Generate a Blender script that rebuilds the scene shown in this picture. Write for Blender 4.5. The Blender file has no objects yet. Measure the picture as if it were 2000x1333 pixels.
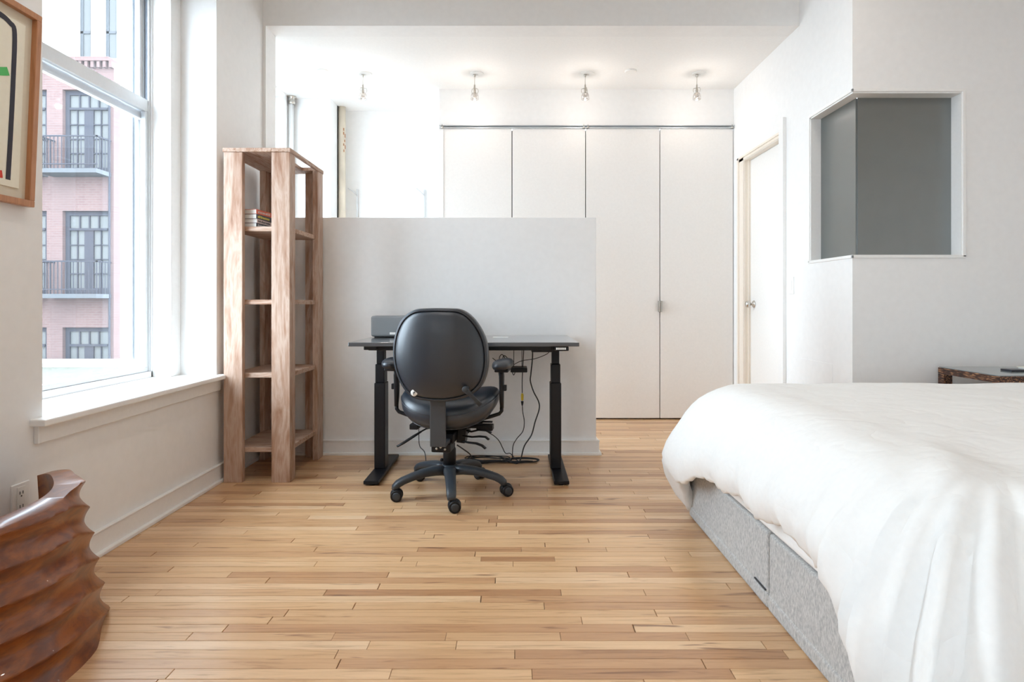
import bpy, math, random
from math import sin, cos, pi, radians
from mathutils import Vector, Matrix, noise

random.seed(7)
SC = bpy.context.scene
COL = SC.collection

# ------------------------------------------------------------------ camera
FPX = 1150.0
cd = bpy.data.cameras.new('camera')
cd.sensor_width = 36.0
cd.lens = FPX * 36.0 / 2000.0
cd.shift_x = -0.0015
cd.shift_y = -0.03725
cd.clip_start = 0.05
cd.clip_end = 400
cam = bpy.data.objects.new('camera', cd)
cam.location = (0, 0, 1.0)
cam.rotation_euler = (radians(90), 0, 0)
COL.objects.link(cam)
SC.camera = cam

# ------------------------------------------------------------------ world
w = bpy.data.worlds.new('overcast_sky')
SC.world = w
w.use_nodes = True
wn = w.node_tree.nodes
wn['Background'].inputs[0].default_value = (0.77, 0.90, 1.0, 1)
wn['Background'].inputs[1].default_value = 1.0

SC.view_settings.view_transform = 'Standard'
SC.view_settings.look = 'None'
SC.view_settings.gamma = 1.0
SC.view_settings.use_curve_mapping = False
SC.view_settings.exposure = 4.06

def portal(loc, rot, sx, sy):
    ld = bpy.data.lights.new('daylight_portal', 'AREA')
    ld.shape = 'RECTANGLE'
    ld.size, ld.size_y = sx, sy
    ld.cycles.is_portal = True
    o = bpy.data.objects.new('daylight_portal', ld)
    o.location = loc
    o.rotation_euler = rot
    COL.objects.link(o)

# portals only guide the sampling of the sky through the window openings
RX = (0, radians(-90), 0)          # faces +X
portal((-2.16, 2.675, 1.68), RX, 2.15, 1.02)
portal((-2.16, -1.70, 1.79), RX, 2.42, 1.4)
portal((-2.16, -3.70, 1.79), RX, 2.42, 1.4)
portal((-2.28, 4.60, 1.6), RX, 2.45, 1.04)

cy = SC.cycles
cy.max_bounces = 14
cy.diffuse_bounces = 10
cy.glossy_bounces = 4
cy.transmission_bounces = 6
cy.transparent_max_bounces = 12
cy.caustics_reflective = False
cy.caustics_refractive = False
cy.sample_clamp_indirect = 6.0

# ------------------------------------------------------------------ materials
def new_mat(name):
    m = bpy.data.materials.new(name)
    m.use_nodes = True
    nt = m.node_tree
    return m, nt, nt.nodes['Principled BSDF']

def N(nt, t, **kw):
    n = nt.nodes.new(t)
    for k, v in kw.items():
        if k in n.inputs.keys():
            n.inputs[k].default_value = v
        else:
            setattr(n, k, v)
    return n

def ramp(nt, stops, interp='LINEAR'):
    r = nt.nodes.new('ShaderNodeValToRGB')
    cr = r.color_ramp
    cr.interpolation = interp
    while len(cr.elements) < len(stops):
        cr.elements.new(0.5)
    for e, (p, c) in zip(cr.elements, stops):
        e.position = p
        e.color = (*c, 1) if len(c) == 3 else c
    return r

def plain(name, col, rough=0.5, metal=0.0, bump=0.0, bscale=60, spec=0.5, var=0.0):
    m, nt, b = new_mat(name)
    b.inputs['Roughness'].default_value = rough
    b.inputs['Metallic'].default_value = metal
    b.inputs['Specular IOR Level'].default_value = spec
    L = nt.links
    tc = N(nt, 'ShaderNodeTexCoord')
    nz = N(nt, 'ShaderNodeTexNoise', Scale=float(bscale), Detail=4.0)
    L.new(tc.outputs['Object'], nz.inputs['Vector'])
    v = max(var, 0.02)
    r = ramp(nt, [(0.25, tuple(c * (1 - v) for c in col)), (0.75, tuple(min(1, c * (1 + v)) for c in col))])
    L.new(nz.outputs['Fac'], r.inputs['Fac'])
    L.new(r.outputs['Color'], b.inputs['Base Color'])
    if bump:
        bp = N(nt, 'ShaderNodeBump', Strength=bump, Distance=0.002)
        L.new(nz.outputs['Fac'], bp.inputs['Height'])
        L.new(bp.outputs['Normal'], b.inputs['Normal'])
    return m

def wood(name, stops, along='Z', rough=0.5, stretch=14.0, scale=3.0, coat=0.0, bump=0.15, rnd=True):
    """grain stretched along one axis; world position so that pieces differ"""
    m, nt, b = new_mat(name)
    L = nt.links
    geo = N(nt, 'ShaderNodeNewGeometry')
    oi = N(nt, 'ShaderNodeObjectInfo')
    sc = {'X': (1, stretch, stretch), 'Y': (stretch, 1, stretch), 'Z': (stretch, stretch, 1)}[along]
    mul = N(nt, 'ShaderNodeVectorMath', operation='MULTIPLY')
    mul.inputs[1].default_value = sc
    L.new(geo.outputs['Position'], mul.inputs[0])
    add = N(nt, 'ShaderNodeVectorMath', operation='ADD')
    L.new(mul.outputs[0], add.inputs[0])
    om = N(nt, 'ShaderNodeMath', operation='MULTIPLY')
    om.inputs[1].default_value = 37.0 if rnd else 0.0
    L.new(oi.outputs['Random'], om.inputs[0])
    L.new(om.outputs[0], add.inputs[1])
    n1 = N(nt, 'ShaderNodeTexNoise', Scale=scale, Detail=6.0, Roughness=0.6, Distortion=1.2)
    n2 = N(nt, 'ShaderNodeTexNoise', Scale=scale * 5, Detail=3.0)
    L.new(add.outputs[0], n1.inputs['Vector'])
    L.new(add.outputs[0], n2.inputs['Vector'])
    mx = N(nt, 'ShaderNodeMath', operation='MULTIPLY_ADD')
    mx.inputs[1].default_value = 0.28
    L.new(n2.outputs['Fac'], mx.inputs[0])
    m2 = N(nt, 'ShaderNodeMath', operation='MULTIPLY')
    m2.inputs[1].default_value = 0.78
    L.new(n1.outputs['Fac'], m2.inputs[0])
    L.new(m2.outputs[0], mx.inputs[2])
    r = ramp(nt, stops)
    L.new(mx.outputs[0], r.inputs['Fac'])
    L.new(r.outputs['Color'], b.inputs['Base Color'])
    b.inputs['Roughness'].default_value = rough
    b.inputs['Coat Weight'].default_value = coat
    bp = N(nt, 'ShaderNodeBump', Strength=bump, Distance=0.002)
    L.new(mx.outputs[0], bp.inputs['Height'])
    L.new(bp.outputs['Normal'], b.inputs['Normal'])
    return m

def floor_mat():
    m, nt, b = new_mat('oak_strip')
    L = nt.links
    geo = N(nt, 'ShaderNodeNewGeometry')
    oi = N(nt, 'ShaderNodeObjectInfo')
    rs = N(nt, 'ShaderNodeMath', operation='ADD')
    L.new(oi.outputs['Random'], rs.inputs[0])
    L.new(geo.outputs['Random Per Island'], rs.inputs[1])
    fr = N(nt, 'ShaderNodeMath', operation='FRACT')
    L.new(rs.outputs[0], fr.inputs[0])
    off = N(nt, 'ShaderNodeMath', operation='MULTIPLY')
    off.inputs[1].default_value = 91.0
    L.new(fr.outputs[0], off.inputs[0])
    mul = N(nt, 'ShaderNodeVectorMath', operation='MULTIPLY')
    mul.inputs[1].default_value = (1.0, 16.0, 1.0)
    L.new(geo.outputs['Position'], mul.inputs[0])
    add = N(nt, 'ShaderNodeVectorMath', operation='ADD')
    L.new(mul.outputs[0], add.inputs[0])
    L.new(off.outputs[0], add.inputs[1])
    base = ramp(nt, [(0.0, (0.44, 0.235, 0.115)), (0.12, (0.54, 0.31, 0.16)), (0.35, (0.61, 0.375, 0.20)),
                     (0.6, (0.66, 0.42, 0.225)), (0.85, (0.71, 0.465, 0.26)), (1.0, (0.75, 0.53, 0.33))])
    L.new(fr.outputs[0], base.inputs['Fac'])
    g1 = N(nt, 'ShaderNodeTexNoise', Scale=2.6, Detail=7.0, Roughness=0.65, Distortion=1.6)
    L.new(add.outputs[0], g1.inputs['Vector'])
    gr = ramp(nt, [(0.30, (0.60, 0.50, 0.42)), (0.46, (0.93, 0.90, 0.87)), (0.62, (1.04, 1.03, 1.02)), (0.8, (0.86, 0.80, 0.73))])
    L.new(g1.outputs['Fac'], gr.inputs['Fac'])
    mx = N(nt, 'ShaderNodeMixRGB', blend_type='MULTIPLY')
    mx.inputs[0].default_value = 0.85
    L.new(base.outputs['Color'], mx.inputs[1])
    L.new(gr.outputs['Color'], mx.inputs[2])
    # sparse dark mineral streaks and small knots
    g2 = N(nt, 'ShaderNodeTexNoise', Scale=1.5, Detail=2.0, Distortion=0.6)
    mul2 = N(nt, 'ShaderNodeVectorMath', operation='MULTIPLY')
    mul2.inputs[1].default_value = (2.2, 1.3, 1.0)
    L.new(add.outputs[0], mul2.inputs[0])
    L.new(mul2.outputs[0], g2.inputs['Vector'])
    kr = ramp(nt, [(0.655, (0, 0, 0)), (0.74, (0.85, 0.85, 0.85))])
    L.new(g2.outputs['Fac'], kr.inputs['Fac'])
    mk = N(nt, 'ShaderNodeMixRGB', blend_type='MIX')
    L.new(kr.outputs['Color'], mk.inputs[0])
    L.new(mx.outputs['Color'], mk.inputs[1])
    mk.inputs[2].default_value = (0.20, 0.085, 0.04, 1)
    L.new(mk.outputs['Color'], b.inputs['Base Color'])
    b.inputs['Roughness'].default_value = 0.34
    b.inputs['Coat Weight'].default_value = 0.35
    b.inputs['Coat Roughness'].default_value = 0.22
    rr = N(nt, 'ShaderNodeMapRange')
    rr.inputs['To Min'].default_value = 0.25
    rr.inputs['To Max'].default_value = 0.42
    L.new(g1.outputs['Fac'], rr.inputs['Value'])
    L.new(rr.outputs[0], b.inputs['Roughness'])
    bp = N(nt, 'ShaderNodeBump', Strength=0.08, Distance=0.001)
    L.new(g1.outputs['Fac'], bp.inputs['Height'])
    L.new(bp.outputs['Normal'], b.inputs['Normal'])
    return m

def glass_mat(name, tint, dust, dustcol=(0.9, 0.92, 0.95), gloss=0.03):
    """clear pane with a film of dust"""
    m, nt, b = new_mat(name)
    L = nt.links
    nt.nodes.remove(b)
    out = nt.nodes['Material Output']
    tr = N(nt, 'ShaderNodeBsdfTransparent')
    tr.inputs[0].default_value = (*tint, 1)
    gl = N(nt, 'ShaderNodeBsdfGlossy', Roughness=0.02)
    df = N(nt, 'ShaderNodeBsdfTranslucent')
    df.inputs[0].default_value = (*dustcol, 1)
    tc = N(nt, 'ShaderNodeTexCoord')
    nz = N(nt, 'ShaderNodeTexNoise', Scale=2.0, Detail=8.0, Roughness=0.7)
    L.new(tc.outputs['Object'], nz.inputs['Vector'])
    mr = N(nt, 'ShaderNodeMapRange')
    mr.inputs['To Min'].default_value = dust * 0.6
    mr.inputs['To Max'].default_value = dust * 1.4
    L.new(nz.outputs['Fac'], mr.inputs['Value'])
    m1 = N(nt, 'ShaderNodeMixShader')
    L.new(mr.outputs[0], m1.inputs[0])
    L.new(tr.outputs[0], m1.inputs[1])
    L.new(df.outputs[0], m1.inputs[2])
    m2 = N(nt, 'ShaderNodeMixShader')
    m2.inputs[0].default_value = gloss
    L.new(m1.outputs[0], m2.inputs[1])
    L.new(gl.outputs[0], m2.inputs[2])
    L.new(m2.outputs[0], out.inputs[0])
    return m

M = {}
M['wall'] = plain('white_wall_paint', (0.81, 0.808, 0.80), 0.6, bump=0.05, bscale=25)
M['ceiling'] = plain('ceiling_paint', (0.84, 0.84, 0.83), 0.75)
M['trim'] = plain('semi_gloss_trim', (0.82, 0.815, 0.80), 0.35)
M['cream'] = plain('cream_casing', (0.80, 0.73, 0.64), 0.4)
M['closet'] = plain('closet_door_paint', (0.82, 0.80, 0.775), 0.5)
M['door'] = plain('door_paint', (0.83, 0.82, 0.80), 0.45)
M['alu'] = plain('window_aluminium', (0.62, 0.63, 0.64), 0.35, metal=0.35)
M['alu_white'] = plain('white_window_track', (0.8, 0.81, 0.83), 0.4)
M['alu_dark'] = plain('grey_window_gasket', (0.25, 0.28, 0.33), 0.5)
M['pane'] = glass_mat('dusty_window_pane', (0.95, 0.965, 0.98), 0.008)
M['floor'] = floor_mat()
M['subfloor'] = plain('dark_subfloor', (0.16, 0.09, 0.05), 0.8)
shelf_stops = [(0.30, (0.16, 0.065, 0.028)), (0.42, (0.31, 0.165, 0.098)), (0.50, (0.40, 0.255, 0.180)), (0.58, (0.49, 0.355, 0.275)), (0.68, (0.34, 0.19, 0.12)), (0.8, (0.27, 0.12, 0.06))]
M['shelf_v'] = wood('raw_reclaimed_wood_upright', shelf_stops, 'Z', 0.55, 7, 1.7)
M['shelf_h'] = wood('raw_reclaimed_wood_shelf', shelf_stops, 'X', 0.6, 10, 3.2)
M['shelf_y'] = wood('raw_reclaimed_wood_board', shelf_stops, 'Y', 0.6, 10, 3.0)
M['stool'] = wood('reddish_brown_carved_wood', [(0.25, (0.055, 0.012, 0.004)), (0.45, (0.145, 0.034, 0.006)), (0.6, (0.27, 0.075, 0.009)), (0.8, (0.10, 0.024, 0.006))], 'Y', 0.36, 2.5, 5.0, coat=0.3, bump=0.08)
M['frame_wood'] = wood('picture_frame_wood', [(0.3, (0.34, 0.14, 0.06)), (0.7, (0.52, 0.25, 0.12))], 'Z', 0.4, 20, 4)
M['black_metal'] = plain('black_powder_coat', (0.006, 0.006, 0.008), 0.40, spec=0.3)
M['desktop'] = plain('dark_grey_laminate', (0.045, 0.048, 0.055), 0.30, bump=0.03, bscale=200)
M['desktop'].node_tree.nodes['Principled BSDF'].inputs['Coat Weight'].default_value = 1.0
M['desktop'].node_tree.nodes['Principled BSDF'].inputs['Coat Roughness'].default_value = 0.12
M['leather'] = plain('black_vinyl', (0.013, 0.019, 0.029), 0.38, bump=0.10, bscale=90, spec=0.8)
M['plastic'] = plain('black_plastic', (0.008, 0.008, 0.010), 0.42, spec=0.3)
M['grey_plastic'] = plain('dark_grey_plastic', (0.036, 0.043, 0.052), 0.40, spec=0.4)
M['steel_dark'] = plain('dark_painted_steel', (0.045, 0.048, 0.053), 0.5)
M['chrome'] = plain('brushed_chrome', (0.62, 0.60, 0.56), 0.22, metal=1.0)
M['nickel'] = plain('satin_nickel', (0.55, 0.52, 0.47), 0.3, metal=1.0)
M['cable'] = plain('black_cable_rubber', (0.012, 0.012, 0.013), 0.45)
M['yellow'] = plain('yellow_plug', (0.65, 0.47, 0.03), 0.4)
M['white_plastic'] = plain('white_plastic', (0.82, 0.82, 0.80), 0.4)
M['speaker'] = plain('grey_speaker_mesh', (0.205, 0.215, 0.225), 0.55, bump=0.2, bscale=900)
M['duvet'] = plain('white_cotton', (0.80, 0.80, 0.785), 0.85)
def crumple():
    nt = M['duvet'].node_tree; L = nt.links; b = nt.nodes['Principled BSDF']
    geo = N(nt, 'ShaderNodeNewGeometry')
    n1 = N(nt, 'ShaderNodeTexNoise', Scale=5.5, Detail=2.5, Roughness=0.55, Distortion=0.35)
    L.new(geo.outputs['Position'], n1.inputs['Vector'])
    # thin creases where the noise crosses its middle value
    sub = N(nt, 'ShaderNodeMath', operation='SUBTRACT'); sub.inputs[1].default_value = 0.5
    L.new(n1.outputs['Fac'], sub.inputs[0])
    ab = N(nt, 'ShaderNodeMath', operation='ABSOLUTE'); L.new(sub.outputs[0], ab.inputs[0])
    mr = N(nt, 'ShaderNodeMapRange'); mr.inputs['From Max'].default_value = 0.09
    L.new(ab.outputs[0], mr.inputs['Value'])
    bp = N(nt, 'ShaderNodeBump', Strength=0.22, Distance=0.006)
    L.new(mr.outputs[0], bp.inputs['Height'])
    L.new(bp.outputs['Normal'], b.inputs['Normal'])
crumple()
M['mattress'] = plain('white_mattress_cotton', (0.84, 0.84, 0.83), 0.85)
M['paper'] = plain('cream_paper', (0.80, 0.77, 0.65), 0.8)
M['mat_board'] = plain('beige_mat_board', (0.66, 0.60, 0.48), 0.8)
M['ink'] = plain('black_ink', (0.03, 0.03, 0.045), 0.7)
M['green_ink'] = plain('green_ink', (0.08, 0.45, 0.12), 0.7)
M['red_ink'] = plain('red_ink', (0.6, 0.05, 0.03), 0.7)
M['yellow_ink'] = plain('yellow_ink', (0.7, 0.62, 0.12), 0.7)
M['pages'] = plain('book_pages', (0.80, 0.79, 0.76), 0.8, bump=0.2, bscale=300)
M['red_cover'] = plain('red_book_cover', (0.62, 0.09, 0.03), 0.4)
M['dark_cover'] = plain('black_book_cover', (0.03, 0.03, 0.04), 0.4)
M['pink_cover'] = plain('pale_book_cover', (0.62, 0.50, 0.47), 0.45)
M['grey_cover'] = plain('grey_book_cover', (0.45, 0.45, 0.46), 0.45)
M['glass_top'] = plain('smoked_glass_top', (0.22, 0.25, 0.25), 0.08)
M['frosted'] = plain('frosted_grey_glass', (0.052, 0.063, 0.059), 0.28, spec=0.5, bump=0.04, bscale=9, var=0.14)
M['frosted'].node_tree.nodes['Principled BSDF'].inputs['IOR'].default_value = 2.7
M['pipe_paint'] = plain('peeling_cream_pipe_paint', (0.74, 0.66, 0.54), 0.5, bscale=6, var=0.12)
M['dark_gap'] = plain('dark_gap', (0.03, 0.028, 0.025), 0.8)
M['pale_glass'] = glass_mat('clear_lamp_glass', (0.9, 0.88, 0.86), 0.05, gloss=0.2)

def fabric_mat():
    m, nt, b = new_mat('heathered_grey_fabric')
    L = nt.links
    geo = N(nt, 'ShaderNodeNewGeometry')
    mul = N(nt, 'ShaderNodeVectorMath', operation='MULTIPLY')
    mul.inputs[1].default_value = (260, 260, 90)
    L.new(geo.outputs['Position'], mul.inputs[0])
    nz = N(nt, 'ShaderNodeTexNoise', Scale=1.0, Detail=3.0)
    L.new(mul.outputs[0], nz.inputs['Vector'])
    r = ramp(nt, [(0.3, (0.33, 0.33, 0.33)), (0.55, (0.50, 0.495, 0.48)), (0.75, (0.62, 0.61, 0.59))])
    L.new(nz.outputs['Fac'], r.inputs['Fac'])
    L.new(r.outputs['Color'], b.inputs['Base Color'])
    b.inputs['Roughness'].default_value = 0.95
    bp = N(nt, 'ShaderNodeBump', Strength=0.3, Distance=0.002)
    L.new(nz.outputs['Fac'], bp.inputs['Height'])
    L.new(bp.outputs['Normal'], b.inputs['Normal'])
    return m
M['fabric'] = fabric_mat()

def night_mat():
    m, nt, b = new_mat('dark_banded_veneer')
    L = nt.links
    geo = N(nt, 'ShaderNodeNewGeometry')
    wv = N(nt, 'ShaderNodeTexNoise', Scale=1.0, Detail=2.0)
    mul = N(nt, 'ShaderNodeVectorMath', operation='MULTIPLY')
    mul.inputs[1].default_value = (170, 30, 260)
    L.new(geo.outputs['Position'], mul.inputs[0])
    L.new(mul.outputs[0], wv.inputs['Vector'])
    r = ramp(nt, [(0.40, (0.018, 0.008, 0.006)), (0.55, (0.10, 0.035, 0.02)), (0.66, (0.42, 0.22, 0.10))])
    L.new(wv.outputs['Fac'], r.inputs['Fac'])
    L.new(r.outputs['Color'], b.inputs['Base Color'])
    b.inputs['Roughness'].default_value = 0.3
    return m
M['veneer'] = night_mat()

def brick_mat():
    m, nt, b = new_mat('painted_red_brick')
    L = nt.links
    geo = N(nt, 'ShaderNodeNewGeometry')
    sep = N(nt, 'ShaderNodeSeparateXYZ')
    L.new(geo.outputs['Position'], sep.inputs[0])
    cmb = N(nt, 'ShaderNodeCombineXYZ')
    L.new(sep.outputs['X'], cmb.inputs['X'])
    L.new(sep.outputs['Z'], cmb.inputs['Y'])
    bt = N(nt, 'ShaderNodeTexBrick', Scale=1.0)
    bt.inputs['Brick Width'].default_value = 0.22
    bt.inputs['Row Height'].default_value = 0.075
    bt.inputs['Mortar Size'].default_value = 0.008
    bt.inputs['Color1'].default_value = (0.098, 0.062, 0.058, 1)
    bt.inputs['Color2'].default_value = (0.108, 0.069, 0.064, 1)
    bt.inputs['Mortar'].default_value = (0.112, 0.085, 0.080, 1)
    L.new(cmb.outputs[0], bt.inputs['Vector'])
    L.new(bt.outputs['Color'], b.inputs['Base Color'])
    b.inputs['Roughness'].default_value = 0.9
    b.inputs['Specular IOR Level'].default_value = 0.0
    return m
M['brick'] = brick_mat()
M['stone'] = plain('pale_limestone', (0.066, 0.068, 0.072), 0.9, spec=0)
M['stucco'] = plain('pale_stucco', (0.30, 0.30, 0.29), 0.9, spec=0)
M['ext_frame'] = plain('slate_window_paint', (0.034, 0.034, 0.041), 0.8, spec=0)
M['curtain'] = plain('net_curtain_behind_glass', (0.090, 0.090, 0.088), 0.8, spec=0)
M['asphalt'] = plain('asphalt', (0.12, 0.12, 0.12), 0.9)
M['roof_gravel'] = plain('pale_roof_gravel', (0.095, 0.093, 0.078), 0.95, spec=0, bscale=12, var=0.2)

# ------------------------------------------------------------------ mesh builder
ORG = {}                                # world origin of an object's local space

class MB:
    def __init__(s):
        s.v, s.f = [], []
    def add(s, vs, fs):
        o = len(s.v)
        s.v += [Vector(p) for p in vs]
        s.f += [[i + o for i in f] for f in fs]
        return s
    def box(s, x0, x1, y0, y1, z0, z1):
        vs = [(x0, y0, z0), (x1, y0, z0), (x1, y1, z0), (x0, y1, z0), (x0, y0, z1), (x1, y0, z1), (x1, y1, z1), (x0, y1, z1)]
        return s.add(vs, [(0, 3, 2, 1), (4, 5, 6, 7), (0, 1, 5, 4), (1, 2, 6, 5), (2, 3, 7, 6), (3, 0, 4, 7)])
    def obox(s, c, size, mat):
        h = [v / 2 for v in size]
        t = MB().box(-h[0], h[0], -h[1], h[1], -h[2], h[2])
        return s.add([mat @ p + Vector(c) for p in t.v], t.f)
    def sweep(s, pts, ws, hs=None, n=12, up=(0, 0, 1), power=1.0, cap=True):
        """tube along pts; section half sizes ws (sideways) and hs (upwards)"""
        pts = [Vector(p) for p in pts]
        if not isinstance(ws, (list, tuple)): ws = [ws] * len(pts)
        if hs is None: hs = ws
        if not isinstance(hs, (list, tuple)): hs = [hs] * len(pts)
        vs = []
        prev = None
        for i, p in enumerate(pts):
            t = (pts[min(i + 1, len(pts) - 1)] - pts[max(i - 1, 0)]).normalized()
            u = Vector(up)
            if prev is not None: u = prev
            side = t.cross(u)
            if side.length < 1e-4: side = t.cross(Vector((0.3, 1, 0.1)))
            side.normalize()
            u2 = side.cross(t).normalized()
            prev = u2
            for k in range(n):
                a = 2 * pi * (k + 0.5) / n
                ca, sa = cos(a), sin(a)
                ca = math.copysign(abs(ca) ** power, ca)
                sa = math.copysign(abs(sa) ** power, sa)
                vs.append(p + side * (ws[i] * ca) + u2 * (hs[i] * sa))
        fs = []
        for i in range(len(pts) - 1):
            for k in range(n):
                k2 = (k + 1) % n
                fs.append((i * n + k, i * n + k2, (i + 1) * n + k2, (i + 1) * n + k))
        if cap:
            fs.append(tuple(range(n)))
            fs.append(tuple(range((len(pts) - 1) * n, len(pts) * n))[::-1])
        return s.add(vs, fs)
    def lathe(s, prof, c=(0, 0, 0), mat=None, n=24):
        """prof: list of (r, z) turned about z, placed by mat at c"""
        mat = mat or Matrix.Identity(3)
        vs, fs = [], []
        for r, z in prof:
            for k in range(n):
                a = 2 * pi * k / n
                vs.append(mat @ Vector((r * cos(a), r * sin(a), z)) + Vector(c))
        for i in range(len(prof) - 1):
            for k in range(n):
                k2 = (k + 1) % n
                fs.append((i * n + k, i * n + k2, (i + 1) * n + k2, (i + 1) * n + k))
        fs.append(tuple(range(n))[::-1])
        fs.append(tuple(range((len(prof) - 1) * n, len(prof) * n)))
        return s.add(vs, fs)
    def rings(s, rings, cap0=True, cap1=True, closed=True):
        n = len(rings[0])
        vs = [p for r in rings for p in r]
        fs = []
        for i in range(len(rings) - 1):
            for k in range(n if closed else n - 1):
                k2 = (k + 1) % n
                fs.append((i * n + k, i * n + k2, (i + 1) * n + k2, (i + 1) * n + k))
        if cap0: fs.append(tuple(range(n))[::-1])
        if cap1: fs.append(tuple(range((len(rings) - 1) * n, len(rings) * n)))
        return s.add(vs, fs)
    def build(s, name, mat, parent=None, smooth=False, bevel=0.0, seg=2, local=False, sub=0, angle=35):
        org = Vector((0, 0, 0)) if local or parent is None else ORG.get(parent.name, Vector((0, 0, 0)))
        me = bpy.data.meshes.new(name)
        me.from_pydata([p - org for p in s.v], [], s.f)
        me.update()
        import bmesh
        bm = bmesh.new(); bm.from_mesh(me)
        bmesh.ops.recalc_face_normals(bm, faces=bm.faces)
        bm.to_mesh(me); bm.free()
        me.materials.append(M[mat] if isinstance(mat, str) else mat)
        o = bpy.data.objects.new(name, me)
        COL.objects.link(o)
        if parent is not None:
            o.parent = parent
        ORG[o.name] = org
        if smooth:
            me.polygons.foreach_set('use_smooth', [True] * len(me.polygons))
        if bevel:
            b = o.modifiers.new('bevel', 'BEVEL')
            b.width = bevel; b.segments = seg; b.limit_method = 'ANGLE'; b.angle_limit = radians(angle)
        if sub:
            b = o.modifiers.new('sub', 'SUBSURF')
            b.levels = sub; b.render_levels = sub
        return o

def box(*a):
    return MB().box(*a)

def empty(name, loc, label=None, cat=None, group=None, rz=0.0, kind=None):
    o = bpy.data.objects.new(name, None)
    o.empty_display_size = 0.1
    o.location = loc
    o.rotation_euler = (0, 0, rz)
    COL.objects.link(o)
    ORG[o.name] = Vector(loc)
    return tag(o, label, cat, group, kind)

def tag(o, label=None, cat=None, group=None, kind=None):
    if label: o['label'] = label
    if cat: o['category'] = cat
    if group: o['group'] = group
    if kind: o['kind'] = kind
    return o

def struct(o, label, cat):
    return tag(o, label, cat, kind='structure')

def holes_wall(mb, u0, u1, z0, z1, holes, put):
    """fill a wall rectangle with boxes around rectangular holes; put(mb, ua, ub, za, zb)"""
    holes = [(max(u0, h[0]), min(u1, h[1]), h[2], h[3]) for h in holes]
    us = sorted({u0, u1, *[h[0] for h in holes], *[h[1] for h in holes]})
    zs = sorted({z0, z1, *[max(z0, h[2]) for h in holes], *[min(z1, h[3]) for h in holes]})
    for i in range(len(us) - 1):
        run = None
        for j in range(len(zs) - 1):
            um, zm = (us[i] + us[i + 1]) / 2, (zs[j] + zs[j + 1]) / 2
            solid = not any(h[0] < um < h[1] and h[2] < zm < h[3] for h in holes)
            if solid:
                if run is None: run = zs[j]
            elif run is not None:
                put(mb, us[i], us[i + 1], run, zs[j]); run = None
        if run is not None:
            put(mb, us[i], us[i + 1], run, z1)

def at(px, py, Y):
    """photo pixel at a depth -> world point, used only to work out real positions"""
    return Vector(((px - 1003) * Y / FPX, Y, 1 + (592 - py) * Y / FPX))

# ================================================================== STRUCTURE
XL, XR, YB, ZC = -1.655, 5.2, -4.8, 3.25      # near room
ZB = 2.83                                     # ceiling beyond the header
YH = 3.885                                    # header / half wall plane

# ---- floor
fl = box(-2.1, XR + 0.1, YB - 0.1, 5.75, -0.14, -0.021).build('floor', 'subfloor')
struct(fl, 'honey-toned oak strip floor running across the room', 'floor')
PW = 0.0445
unit = None
def plank_mesh():
    mb = MB()
    g, e = 0.0004 / PW, 0.0007
    x0, x1, y0, y1 = 0.0012, 0.9988, 0.012, 0.988
    vs = [(x0, y0, -1), (x1, y0, -1), (x1, y1, -1), (x0, y1, -1), (x0, y0, -0.05), (x1, y0, -0.05), (x1, y1, -0.05), (x0, y1, -0.05),
          (x0 + .0012, y0 + .012, 0), (x1 - .0012, y0 + .012, 0), (x1 - .0012, y1 - .012, 0), (x0 + .0012, y1 - .012, 0)]
    fs = [(0, 1, 5, 4), (1, 2, 6, 5), (2, 3, 7, 6), (3, 0, 4, 7), (4, 5, 9, 8), (5, 6, 10, 9), (6, 7, 11, 10), (7, 4, 8, 11), (8, 9, 10, 11)]
    me = bpy.data.meshes.new('plank')
    me.from_pydata(vs, [], fs)
    me.materials.append(M['floor'])
    return me, vs, fs
pme, pvs, pfs = plank_mesh()
rest = MB()
rng = random.Random(11)
rows = int((5.72 - YB) / PW)
cnt = 0
plist = []
for r in range(rows):
    y = YB + r * PW
    x = -2.0 - rng.uniform(0, 0.6)
    while x < 3.4 if y > 0.6 else x < XR:
        ln = rng.choice((0.28, 0.38, 0.45, 0.6, 0.75, 0.9, 1.15, 1.4)) * rng.uniform(0.85, 1.15)
        plist.append((x, y, ln))
        x += ln
for x, y, ln in plist:
    near = y > 1.40 and x + ln > -1.7 * (y / 3.4) - 0.6 and x < 1.0 + 0.25 * max(0, y - 2.8) and x + ln > -1.66
    z = rng.uniform(-0.0003, 0.0003)
    if near and cnt < 298:
        o = bpy.data.objects.new('plank', pme)
        o.location = (x, y, z)
        o.scale = (ln, PW, 0.02)
        o.parent = fl
        COL.objects.link(o)
        cnt += 1
    else:
        rest.add([(x + p[0] * ln, y + p[1] * PW, z + p[2] * 0.02) for p in pvs], pfs)
ro = rest.build('plank_field', 'floor', fl)
ro['kind'] = 'stuff'

# ---- left wall with three windows (first in view, other two added for daylight)
W1 = (2.068, 3.28, 0.575, 2.75)
W2 = (-2.40, -1.00, 0.575, 3.0)
W3 = (-4.40, -3.00, 0.575, 3.0)
mb = MB()
holes_wall(mb, YB - 0.1, YH, -0.02, ZC, [W1, W2, W3], lambda m, a, b, c, d: m.box(-2.13, XL, a, b, c, d))
wl = struct(mb.build('wall_left', 'wall'), 'white painted wall holding the tall window and the picture', 'wall')

# ---- header, pier, jamb
mb = MB()
mb.box(XL - 0.35, 1.886, YH, 4.045, ZB, ZC)
mb.box(-2.24, -1.635, YH, 4.045, -0.02, ZB)
struct(mb.build('wall_header', 'wall'), 'dropped header wall and pier framing the opening to the closet area', 'wall')

# ---- half wall
mb = MB().box(-1.635, 0.545, YH, 4.03, -0.02, 1.564)
struct(mb.build('wall_partition', 'wall', bevel=0.003), 'chest-high white half wall standing behind the desk', 'wall')

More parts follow.
